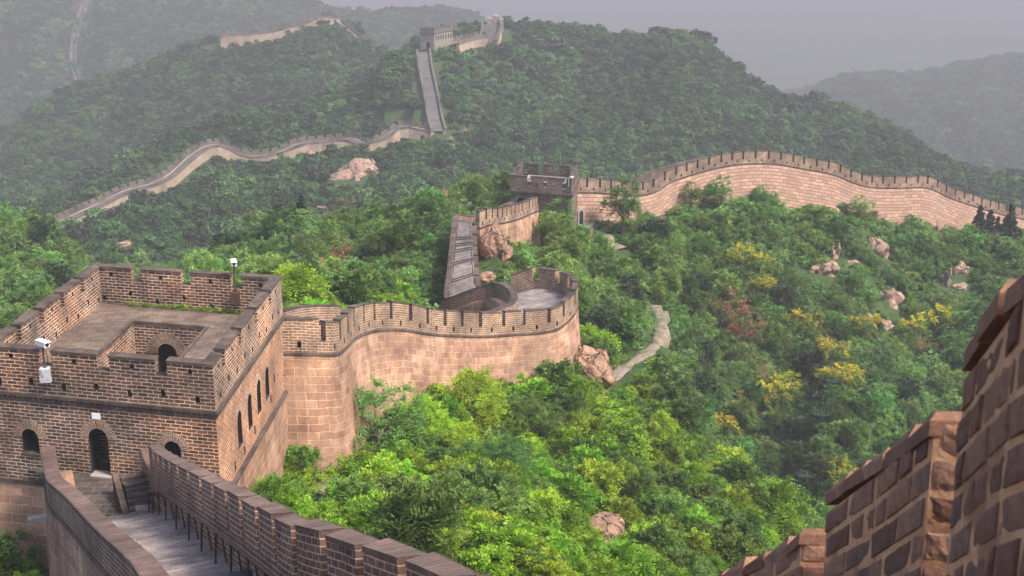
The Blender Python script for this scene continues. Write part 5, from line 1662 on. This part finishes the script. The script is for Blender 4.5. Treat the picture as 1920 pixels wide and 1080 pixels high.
rock(1131, 752, 26, 46, 'small tan rock below the overhanging big boulder', 5, Y=101.5)
rock(924, 452, 56, 74, 'large smooth brown boulder under the battlements beside the stairs', 6, Y=126, d=2.2)
rock(949, 488, 28, 62, 'upright narrow tan boulder right of the smooth brown boulder', 8, Y=125, d=1.0)
rock(914, 521, 36, 22, 'low orange boulder at the right foot of the upper stairs', 9, Y=119, d=1.3)
rock(1127, 1004, 84, 92, 'pale orange boulder standing among the bright shrubs at the bottom', 11, d=1.3, flat=1.0, sink=.1)
rock(1142, 1022, 34, 46, 'darker split rock leaning on the pale orange boulder', 12, d=0.8)
rock(1336, 1003, 14, 22, 'small white stone in the shrubs beside the near brick parapet', 13, mat='rock_pale')
rock(630, 824, 34, 40, 'bare brown rock patch at the foot of the tan wall near the tower', 14, d=1.0)
MS = [(1540, 503, 52, 36, 'broad pale rock outcrop in the middle of the green slope'), (1563, 470, 16, 46, 'tall thin pale rock rising above the broad outcrop'),
      (1640, 455, 34, 40, 'pointed pale rock highest on the slope below the wall'), (1666, 550, 44, 62, 'tall cracked pink rock slab on the slope'),
      (1600, 492, 24, 18, 'small flat pale rock right of the broad outcrop'), (1800, 502, 28, 34, 'pink rock knob near the right end of the slope'),
      (1774, 520, 16, 56, 'narrow pale rock rib left of the pink knob'), (1803, 535, 26, 18, 'low pale rock below the pink knob'),
      (1660, 478, 12, 20, 'tiny pale rock just below the pointed one'), (1658, 605, 26, 20, 'faint low rock below the cracked pink slab'),
      (1626, 590, 14, 16, 'little buried rock left below the cracked slab'), (1750, 420, 24, 20, 'small pale rock at the foot of the long wall'), (1565, 392, 18, 14, 'tiny rock touching the base of the long wall')]
for k, (u, v, w, h, lb) in enumerate(MS): rock(u, v + h * .25, w * 1.35, h * 1.3, lb, 20 + k, mat='rock_pale', d=0.7 + w / 60, sink=.5, rz=0.3 * math.sin(k * 2.1))
FS = [(664, 312, 84, 62, 'large pale rock face below the winding far wall'), (698, 312, 10, 36, 'thin pale rock strip beside the large far rock face'), (585, 290, 30, 22, 'pale far rock just under the winding wall'),
      (672, 332, 16, 18, 'small far rock under the large rock face'), (527, 356, 10, 22, 'narrow far rock standing alone on the green ridge flank'), (604, 389, 24, 12, 'flat far rock at the foot of the ridge flank'),
      (690, 356, 14, 14, 'little far rock above the leafy near ridge'), (570, 326, 14, 16, 'tiny far rock between two bushes of the ridge flank'), (235, 455, 30, 10, 'low pink far rock in the valley left')]
for k, (u, v, w, h, lb) in enumerate(FS): rock(u, v + h * .25, w * 1.3, h * 1.2, lb, 50 + k, mat='rock_pale', d=1.6 + w / 25, sink=.5)

# ------------------------------------------------------------------ dirt path on the slope
def path_strip(pix, w, label):
    pts = [hit(*p, 60, 220) for p in pix]
    p = Path(pts, n_sub=5); m = MB(); n = int(p.L / 0.8)
    prev = None
    for q in np.linspace(0, p.L, n):
        hw = w * (0.5 + 0.16 * math.sin(q * .9) + 0.1 * math.sin(q * 2.3))
        row = []
        zc_ = max(gmesh(*p.xy(q)), gmesh(*p.xy(q, hw * .6)), gmesh(*p.xy(q, -hw * .6))) + 0.10
        for o, dz in ((-hw - .25, -1.0), (-hw, 0), (-hw * .4, .04), (hw * .4, .04), (hw, 0), (hw + .25, -1.0)):
            x, y = p.xy(q, o); row.append((x, y, zc_ + dz + random.uniform(-.02, .02)))
        if prev:
            for k in range(5): m.poly([prev[k], prev[k + 1], row[k + 1], row[k]])
        prev = row
        LOWC.append((*p.xy(q), w * .5 + 1.0, 8.0)); BARE.append((*p.xy(q), w * 0.5 + 0.6)); BARE.append((p.xy(q)[0], p.xy(q)[1] - 1.9, w * 0.5 + 0.5)); BARE.append((p.xy(q)[0], p.xy(q)[1] - 3.4, w * 0.5 + 0.3))
    o = m.build('path', M['dirt'], smooth=True)
    tag(o, label, kind='structure')
path_strip([(1143, 714), (1165, 695), (1195, 675), (1222, 655), (1238, 632), (1238, 608), (1228, 582)], 1.15, 'pale stony footpath curving up the slope right of the loop')
path_strip([(1095, 435), (1120, 442), (1140, 455), (1165, 470)], 2.4, 'bare earth patch below the postern gate')
for q_ in ((1150, 480, 154, 3.2), (1165, 495, 150, 2.6), (1130, 462, 157, 2.6)):
    xq, yq, _z = P(*q_[:3]); BARE.append((xq, yq, q_[3] / 1.5))
path_strip([(595, 930), (606, 905), (612, 885)], 0.5, 'narrow stony footpath through the shrubs near the tower')

# ------------------------------------------------------------------ plants that stand out in the photograph
def tree_at(x, y, z, kind, k, s, rz, label, cat, group=None, name='tree', zs=1.0):
    crown_me, trunk_me = kind[k % len(kind)][:2]
    r = thing(name, label, cat, (x, y, z), group, rz)
    r.scale = (s, s, s * zs)
    link('crown', crown_me, r); link('trunk', trunk_me, r)
    return r
OCC = []   # (x, y, r) already planted
def special(u, v, kind, k, s, label, cat='tree', name='tree', zs=1.0, Y=None, group=None, dz=0.0):
    if Y is None: x, y, z = hit(u, v)
    else:
        x, y, _ = P(u, v, Y); z = g1(x, y)
    OCC.append((x, y, 1.4 * s))
    return tree_at(x, y, z + dz, kind, k, s, random.uniform(0, 6), label, cat, group, name, zs)
BIGT = []
for k in range(3):
    cm, lb = crown('crown', 2.2, 3.4, 1.7, 90, 70, 0.22, 0.42, 140 + k, [M['leaf_mid']])
    BIGT.append((cm, trunk_mesh('trunk', 4.6, 0.13, lb, 20 + k, 2.0)))
BRIT = []
for k in range(3):
    cm, lb = crown('crown', 2.1, 2.6, 1.2, 110, 75, 0.15, 0.36, 150 + k, [M['leaf_bright'] if k else M['leaf_mid']])
    BRIT.append((cm, trunk_mesh('trunk', 3.6, 0.10, lb, 30 + k, 1.5)))
special(713, 815, BRIT, 0, 1.25, 'dark green tree with visible trunk in front of the tan curved wall', Y=72)
special(875, 770, BRIT, 1, 1.25, 'broad leafy tree rising highest against the middle of the curved wall', Y=81)
special(785, 800, BRIT, 2, 0.9, 'small leafy tree between the two taller trees by the curved wall', Y=77)
special(990, 800, BRIT, 0, 1.0, 'spreading green tree below the right half of the curved wall', Y=84)
special(1098, 775, BRIT, 1, 0.95, 'young tree growing under the big tan boulder', Y=94)
special(870, 860, BRIT, 2, 0.8, 'slender bright sapling with thin trunk in the middle of the near slope', Y=74)
special(930, 895, BRIT, 0, 0.95, 'dark round tree among bright shrubs on the near slope', Y=72)
special(1165, 466, BIGT, 0, 1.45, 'lone tree with forked trunk standing before the long wall gate', Y=158)
special(1050, 442, BIGT, 1, 1.1, 'dense green tree hiding the corner of the second tower', Y=150)
special(1032, 474, BIGT, 2, 0.95, 'leafy tree beside the battlemented wall end', Y=146)
special(1055, 480, BIGT, 0, 1.0, 'leafy tree below the second tower corner tree', Y=142)
special(445, 930, BRIT, 2, 0.9, 'bushy green tree between stair parapet and tower plinth', Y=58)
special(500, 960, BRIT, 1, 0.8, 'low bushy tree right of the tower plinth corner', Y=57)
for u, v, Y, s, lb in ((1350, 382, 178, 1.0, 'small tree silhouetted against the long wall left of its highest point'), (1297, 392, 176, .8, 'thin dark tree close to the long wall'),
                       (1430, 372, 181, .75, 'bushy little tree under the highest point of the long wall'), (1612, 402, 192, .8, 'small round tree against the dip of the long wall')):
    special(u, v, BIGT, 1, s, lb, Y=Y)
for u, v, s, lb in ((1832, 462, 1.5, 'leftmost dark pine of the group by the long wall'), (1852, 462, 1.35, 'slim dark pine second from left by the long wall'), (1866, 465, 1.15, 'short thin dark pine third from left by the long wall'), (1888, 470, 1.7, 'rightmost and broadest dark pine by the long wall')):
    x, y, z = hit(u, v)
    tree_at(x, y, z, [(c, CTR) for c in CONI], int(u), s, u, lb, 'pine tree', 'dark pines by the long wall', 'pine_tree', 1.05); OCC.append((x, y, 1.5))
x, y, z = P(566, 415, 150); tree_at(x, y, g1(x, y), [(c, CTR) for c in CONI], 0, 1.2, 1, 'small pointed dark cypress standing out of the leafy near ridge', 'cypress', None, 'cypress_tree', 1.1); OCC.append((x, y, 1.0))
for k, (u, v, s, lb) in enumerate(((1395, 545, 1.6, 'yellow flowering tree highest on the green slope'), (1432, 572, 1.1, 'small yellow flowering tree just right of the highest one'), (1505, 640, 1.2, 'pale yellow tinged tree right of the russet shrubs'),
        (1625, 655, 1.3, 'yellow flowering tree below the cracked pink rock'), (1735, 640, 1.2, 'pale yellow flowering tree left of the bright yellow pair at right'), (1772, 632, 1.25, 'bright yellow flowering tree nearest the right parapet'),
        (1555, 715, 1.5, 'upper round yellow flowering tree of the middle pair'), (1580, 760, 1.5, 'lower round yellow flowering tree of the middle pair'), (1458, 765, 1.35, 'vivid yellow flowering tree above the lowest golden one'),
        (1448, 805, 1.6, 'vivid golden flowering tree low on the slope'), (1345, 848, 1.3, 'yellow sprinkled tree at the edge of the bright near slope'), (1575, 940, 1.2, 'bright yellow flowering tree just above the near brick parapet'),
        (1700, 650, 1.0, 'faint yellow tree left of the pale yellow flowering tree'))):
    special(u, v, YEL, k, s, lb, 'flowering tree', 'flowering_tree')
REDT = [(c[0], trunk_mesh('trunk', 2.0, 0.06, c[1], 200 + k, .6)) for k, c in enumerate(REDC)]
for k, (u, v, s, lb) in enumerate(((1348, 620, 1.7, 'large russet shrub in the middle of the green slope'), (1378, 640, 1.2, 'small russet shrub between two larger ones'), (1405, 648, 1.5, 'russet shrub below the highest yellow tree'),
        (1540, 650, .9, 'small russet shrub above the middle yellow pair'), (1730, 675, 1.0, 'reddish shrub below the pale yellow tree at right'), (1425, 720, .9, 'tiny russet shrub left of the middle yellow pair'),
        (1370, 785, 1.1, 'russet shrub left of the golden tree'), (1515, 740, 1.1, 'low russet shrub left under the middle yellow trees'), (655, 405, 1.7, 'brown leaved bush on the crest of the leafy near ridge'), (635, 515, 1.2, 'brown leaved bush behind the curved wall'), (600, 548, 1.0, 'tan leaved bush low behind the round bastion'),
        (855, 415, 1.1, 'brown bush at the top left corner of the upper stairs'))):
    special(u, v, REDT, k, s * 1.45, lb, 'shrub', 'shrub')

# ------------------------------------------------------------------ scattered plants: the largest as things, the rest as stuff
def scatter(y0, y1, sp, seed, tmax=0.47):
    r = np.random.default_rng(seed)
    ys = np.arange(y0, y1, sp); X, Yy = [], []
    for y in ys:
        n = int(2 * tmax * y / sp) + 1
        xs = -tmax * y + sp * np.arange(n)
        X.append(xs); Yy.append(np.full(n, y))
    X = np.concatenate(X); Yy = np.concatenate(Yy)
    X = X + r.uniform(-.5, .5, len(X)) * sp; Yy = Yy + r.uniform(-.5, .5, len(Yy)) * sp
    Z = ground(X, Yy)
    return X, Yy, Z
def visible(X, Y, Z, h, mu=60):
    u, v, d = proj(X, Y, Z + h * .6)
    ok = (u > -mu) & (u < 1920 + mu) & (v > -mu) & (v < 1080 + mu * 1.5)
    return ok & ~hidden(X, Y, Z + h * 1.3 + 1.0)
def not_occ(X, Y):
    b = np.ones(len(X), bool)
    for ox, oy, r in OCC: b &= (X - ox) ** 2 + (Y - oy) ** 2 > r * r
    return b

def instancer(name, label, X, Y, Z, S, R, protos, idx):
    """one 'stuff' object: points carrying plant meshes"""
    me = bpy.data.meshes.new(name)
    n = len(X)
    me.vertices.add(n); me.vertices.foreach_set('co', np.stack([X, Y, Z], -1).astype(np.float32).ravel())
    for nm, arr in (('scl', S), ('rot', R)):
        a = me.attributes.new(nm, 'FLOAT', 'POINT'); a.data.foreach_set('value', np.asarray(arr, np.float32))
    a = me.attributes.new('pick', 'INT', 'POINT'); a.data.foreach_set('value', np.asarray(idx, np.int32))
    o = link(name, me)
    tag(o, label, kind='stuff')
    col = bpy.data.collections.new(name + '_plants')
    for k, pm in enumerate(protos):
        po = bpy.data.objects.new('%s_plant_%02d' % (name, k), pm); col.objects.link(po)
    ng = bpy.data.node_groups.new(name, 'GeometryNodeTree')
    ng.interface.new_socket('Geometry', in_out='INPUT', socket_type='NodeSocketGeometry')
    ng.interface.new_socket('Geometry', in_out='OUTPUT', socket_type='NodeSocketGeometry')
    gi = ng.nodes.new('NodeGroupInput'); go = ng.nodes.new('NodeGroupOutput')
    ci = ng.nodes.new('GeometryNodeCollectionInfo'); ci.inputs['Collection'].default_value = col
    ci.inputs['Separate Children'].default_value = True; ci.inputs['Reset Children'].default_value = True
    ip = ng.nodes.new('GeometryNodeInstanceOnPoints'); ip.inputs['Pick Instance'].default_value = True
    def attr(nm, dt):
        a = ng.nodes.new('GeometryNodeInputNamedAttribute'); a.data_type = dt; a.inputs['Name'].default_value = nm
        return a.outputs['Attribute']
    cx = ng.nodes.new('ShaderNodeCombineXYZ'); ng.links.new(attr('rot', 'FLOAT'), cx.inputs[2])
    sx = ng.nodes.new('ShaderNodeCombineXYZ')
    sc_ = attr('scl', 'FLOAT')
    for k in range(3): ng.links.new(sc_, sx.inputs[k])
    ng.links.new(gi.outputs[0], ip.inputs['Points'])
    ng.links.new(ci.outputs[0], ip.inputs['Instance'])
    ng.links.new(attr('pick', 'INT'), ip.inputs['Instance Index'])
    ng.links.new(cx.outputs[0], ip.inputs['Rotation'])
    ng.links.new(sx.outputs[0], ip.inputs['Scale'])
    ng.links.new(ip.outputs[0], go.inputs[0])
    md = o.modifiers.new('plants', 'NODES'); md.node_group = ng
    return o

# near slope shrubs
X, Y, Z = scatter(40, 112, 0.98, 1)
ok = visible(X, Y, Z, 1.5) & (Z < -25.5)
X, Y, Z = X[ok], Y[ok], Z[ok]
ok = ~blocked(X, Y, 1.0) & not_occ(X, Y)
X, Y, Z = X[ok], Y[ok], Z[ok]
S = np.exp(rng.normal(0, 0.34, len(X))) * 0.66
clus = fbm(X / 6, Y / 6, 31, 3); S = S * (1 + clus * 0.9) * low_plants(X, Y)
U, V, D = proj(X, Y, Z + 0.8)
order = np.argsort(-S / D * ((U > 0) & (U < 1920) & (V < 1080)))
R_ = rng.uniform(0, 6.28, len(X)); K_ = rng.integers(0, 6, len(X))
def shrub_zone(u, v):
    if u < 540: return 'bright green shrub growing beside the watchtower plinth', 'shrubs beside the watchtower plinth'
    if v < 800 and u < 1090: return 'green shrub close under the tan curved wall', 'shrubs under the curved wall'
    if u >= 1090 and v < 800: return 'green shrub near the big boulder and the stony footpath', 'shrubs near the footpath and boulder'
    if u > 1250: return 'bright green shrub on the slope edge toward the near brick parapet', 'shrubs toward the near brick parapet'
    if v > 940: return 'vivid yellow green shrub low on the slope above the stair parapet', 'shrubs above the stair parapet'
    return 'bright green shrub on the open slope below the curved wall', 'shrubs on the open near slope'
NIND = 285
for i in order[:NIND]:
    lb, gr = shrub_zone(U[i], V[i])
    o = link('shrub', SHRUB[K_[i]], None, (X[i], Y[i], Z[i] - 0.1))
    o.scale = (S[i], S[i], S[i] * random.uniform(.85, 1.2)); o.rotation_euler = (0, 0, R_[i])
    tag(o, lb, 'shrub', gr)
rest = order[NIND:]
instancer('undergrowth', 'bright green undergrowth filling the gaps on the near slope', X[rest], Y[rest], Z[rest] - 0.1, S[rest], R_[rest], SHRUB, K_[rest])
# low herbs between the shrubs
HERB = [crown('herb', 0.55, 0.5, 0.0, 16, 24, 0.13, 0.2, 170 + k, [M['grass'] if k == 0 else M['leaf_bright']])[0] for k in range(3)]
X, Y, Z = scatter(40, 112, 0.75, 5)
ok = visible(X, Y, Z, 0.6) & (Z < -25.5); X, Y, Z = X[ok], Y[ok], Z[ok]
ok = ~blocked(X, Y, 0.35, 0.6); X, Y, Z = X[ok], Y[ok], Z[ok]
instancer('low_plants', 'low grass and herbs covering the near slope', X, Y, Z, rng.uniform(.7, 1.5, len(X)), rng.uniform(0, 6.28, len(X)), HERB, rng.integers(0, 3, len(X)))

# middle slopes
X, Y, Z = scatter(104, 262, 1.75, 2)
ok = visible(X, Y, Z, 3.5); X, Y, Z = X[ok], Y[ok], Z[ok]
ok = ~blocked(X, Y, 2.0, 1.55) & not_occ(X, Y); X, Y, Z = X[ok], Y[ok], Z[ok]
S = np.exp(rng.normal(0, 0.30, len(X))) * 0.68 * (1 + 0.8 * fbm(X / 14, Y / 14, 41, 3))
kd = np.array([np.sqrt(((KEEP - (a, b)) ** 2).sum(1).min()) for a, b in zip(X, Y)])
S = np.where(kd < 6, S * np.clip(kd / 6, .42, 1), S)
U, V, D = proj(X, Y, Z + 1.8)
S = np.where((U < 870) & (U > 200), S * .8, S); S = np.minimum(S, 1.05) * low_plants(X, Y)
inf = (U > 10) & (U < 1910) & (V > 0) & (V < 1070)
order = np.argsort(-(S / D) * inf)
R_ = rng.uniform(0, 6.28, len(X)); K_ = rng.integers(0, 6, len(X))
def tree_zone(u, v, y):
    if u < 180: return 'leafy tree on the hazy knoll left of the watchtower', 'trees on the left knoll'
    if u < 870 and v < 620: return 'leafy tree on the green ridge behind the curved wall', 'trees on the ridge behind the curved wall'
    if u < 1215: return 'leafy tree on the slope between loop platform and long wall', 'trees between loop platform and long wall'
    if v < 520: return 'dark green tree high on the slope close below the long wall', 'trees close below the long wall'
    if u < 1480: return 'leafy tree on the left part of the wooded slope under the long wall', 'trees on the left wooded slope'
    if v < 720: return 'leafy tree on the right upper part of the wooded slope', 'trees on the right wooded slope'
    return 'pale green tree low on the misty slope beside the near parapet', 'trees low beside the near parapet'
NIT = 265
for i in order[:NIT]:
    lb, gr = tree_zone(U[i], V[i], Y[i])
    tree_at(X[i], Y[i], Z[i] - .15, TREE, int(K_[i]), S[i], R_[i], lb, 'tree', gr, 'broadleaf_tree', random.uniform(.85, 1.2))
rest = order[NIT:]
PK = rng.integers(0, 5, len(X)); con = rng.uniform(0, 1, len(X)) < 0.07
con &= fbm(X / 22, Y / 22, 77, 2) > -0.05
PK = np.where(con, 5 + (PK % 2), PK); S2 = np.where(con, S * 0.85, S)
instancer('woodland', 'mixed green woodland covering the middle slopes', X[rest], Y[rest], Z[rest] - .15, S2[rest], R_[rest], MIDC + CONI, PK[rest])
BUSH = [crown('bush', 0.9, 0.9, 0.0, 26, 20, 0.26, 0.3, 180 + k, [M['leaf_mid']])[0] for k in range(3)]
X, Y, Z = scatter(104, 250, 1.5, 6)
ok = visible(X, Y, Z, 1.0); X, Y, Z = X[ok], Y[ok], Z[ok]
ok = ~blocked(X, Y, 0.7, 0.5); X, Y, Z = X[ok], Y[ok], Z[ok]
instancer('scrub', 'low green scrub between the trees of the middle slopes', X, Y, Z - .1, rng.uniform(.7, 1.4, len(X)) * low_plants(X, Y), rng.uniform(0, 6.28, len(X)), BUSH, rng.integers(0, 3, len(X)))
# far hills
X, Y, Z = scatter(255, 760, 2.35, 3)
ok = visible(X, Y, Z, 3.0); X, Y, Z = X[ok], Y[ok], Z[ok]
ok = ~blocked(X, Y, 2.0); X, Y, Z = X[ok], Y[ok], Z[ok]
S = np.exp(rng.normal(0, 0.34, len(X))) * 0.68 * (1 + 0.9 * fbm(X / 40, Y / 40, 51, 3))
FARW = np.array(dense(FAR2) + dense(FAR4) + dense(FAR6))
fd = np.concatenate([np.sqrt(((X[i:i + 8000, None] - FARW[None, :, 0]) ** 2 + (Y[i:i + 8000, None] + 4 - FARW[None, :, 1]) ** 2).min(1)) for i in range(0, len(X), 8000)])
S *= np.clip(fd / 14, 0.5, 1)
instancer('forest', 'dense hazy forest covering the far hills and ridges', X, Y, Z - .3, S, rng.uniform(0, 6.28, len(X)), FARC, np.where(rng.uniform(0, 1, len(X)) < .12, 5, rng.integers(0, 5, len(X))))
X, Y, Z = scatter(760, 1750, 6.5, 4)
ok = visible(X, Y, Z, 5.0); X, Y, Z = X[ok], Y[ok], Z[ok]
S = np.exp(rng.normal(0, 0.25, len(X))) * 2.0
instancer('distant_forest', 'faint forest on the most distant misty mountains', X, Y, Z - .6, S, rng.uniform(0, 6.28, len(X)), FARC, np.where(rng.uniform(0, 1, len(X)) < .12, 5, rng.integers(0, 5, len(X))))
# tufts at the foot of the tower's rear parapet
tu = []
for k in range(26):
    a = 2.2 + 0.28 * k + random.uniform(-.1, .1)
    if a < W1 - .7: tu.append(T1(a, L1 - 0.62 - random.uniform(0, .12), -19.83))
tu = np.array(tu)
instancer('weeds', 'low green weeds along the inside of the tower parapet', tu[:, 0], tu[:, 1], tu[:, 2], rng.uniform(.2, .5, len(tu)), rng.uniform(0, 6, len(tu)), HERB, rng.integers(0, 3, len(tu)))

# ------------------------------------------------------------------ a visitor on the long wall
def person(u, v, Y, label, rz, shirt):
    x, y, z = P(u, v, Y)
    r = thing('person', label, 'person', (x, y, z), None, rz)
    me = bpy.data.meshes.new('body')
    V = [(0, 0, .95), (0, 0, 1.15), (0, 0, 1.38), (0, 0, 1.5), (0, 0.0, 1.62), (0, 0, 1.74), (-.19, 0, 1.4), (-.26, .04, 1.13), (-.22, -.12, .92), (.19, 0, 1.4), (.26, .04, 1.13), (.22, -.12, .92),
         (-.1, 0, .88), (-.11, .0, .48), (-.11, .03, .06), (-.11, -.12, .03), (.1, 0, .88), (.12, .02, .48), (.12, .04, .06), (.12, -.1, .03)]
    E = [(0, 1), (1, 2), (2, 3), (3, 4), (4, 5), (2, 6), (6, 7), (7, 8), (2, 9), (9, 10), (10, 11), (0, 12), (12, 13), (13, 14), (14, 15), (0, 16), (16, 17), (17, 18), (18, 19)]
    rad = [.15, .14, .15, .06, .1, .08, .065, .05, .04, .065, .05, .04, .09, .065, .045, .04, .09, .065, .045, .04]
    me.from_pydata(V, E, [])
    o = link('body', me, r)
    sk = o.modifiers.new('skin', 'SKIN'); 
    for k, q in enumerate(rad): me.skin_vertices[0].data[k].radius = (q, q * (.75 if k < 3 else 1))
    me.skin_vertices[0].data[0].use_root = True
    sb = o.modifiers.new('sub', 'SUBSURF'); sb.levels = 1; sb.render_levels = 2
    me.materials.append(shirt)
    m = MB(); m.tube([(0, .015, 1.66), (0, .02, 1.74), (0, .02, 1.79)], [.115, .11, .05], 8); m.build('hair', M['black'], r, smooth=True)
M['cloth'] = noise_mat('dark_blue_cloth', (0.02, 0.022, 0.035), (0.035, 0.038, 0.055), 20)
person(1110, 346, 163.5, 'person in dark clothes standing behind the battlements of the long wall', 0.4, M['cloth'])

# ------------------------------------------------------------------ haze
def haze():
    me = bpy.data.meshes.new('haze'); bm = bmesh.new()
    bmesh.ops.create_cube(bm, size=1); bm.to_mesh(me); bm.free()
    o = link('haze', me)
    x0, x1, y0, y1 = -4700, 4700, -60, 7200
    z0 = float(GZ.min()) - 3; z1 = 12.0
    o.scale = (x1 - x0, y1 - y0, z1 - z0); o.location = ((x0 + x1) / 2, (y0 + y1) / 2, (z0 + z1) / 2)
    m = bpy.data.materials.new('haze'); m.use_nodes = True; nt = m.node_tree
    nt.nodes.remove(nt.nodes['Principled BSDF'])
    v = nt.nodes.new('ShaderNodeVolumePrincipled')
    v.inputs['Color'].default_value = (*HAZE_COLOR, 1); v.inputs['Density'].default_value = HAZE_DENSITY
    v.inputs['Anisotropy'].default_value = 0.0
    nt.links.new(v.outputs[0], nt.nodes['Material Output'].inputs['Volume'])
    me.materials.append(m)
    tag(o, 'pale misty air filling the valleys', kind='stuff')
haze()
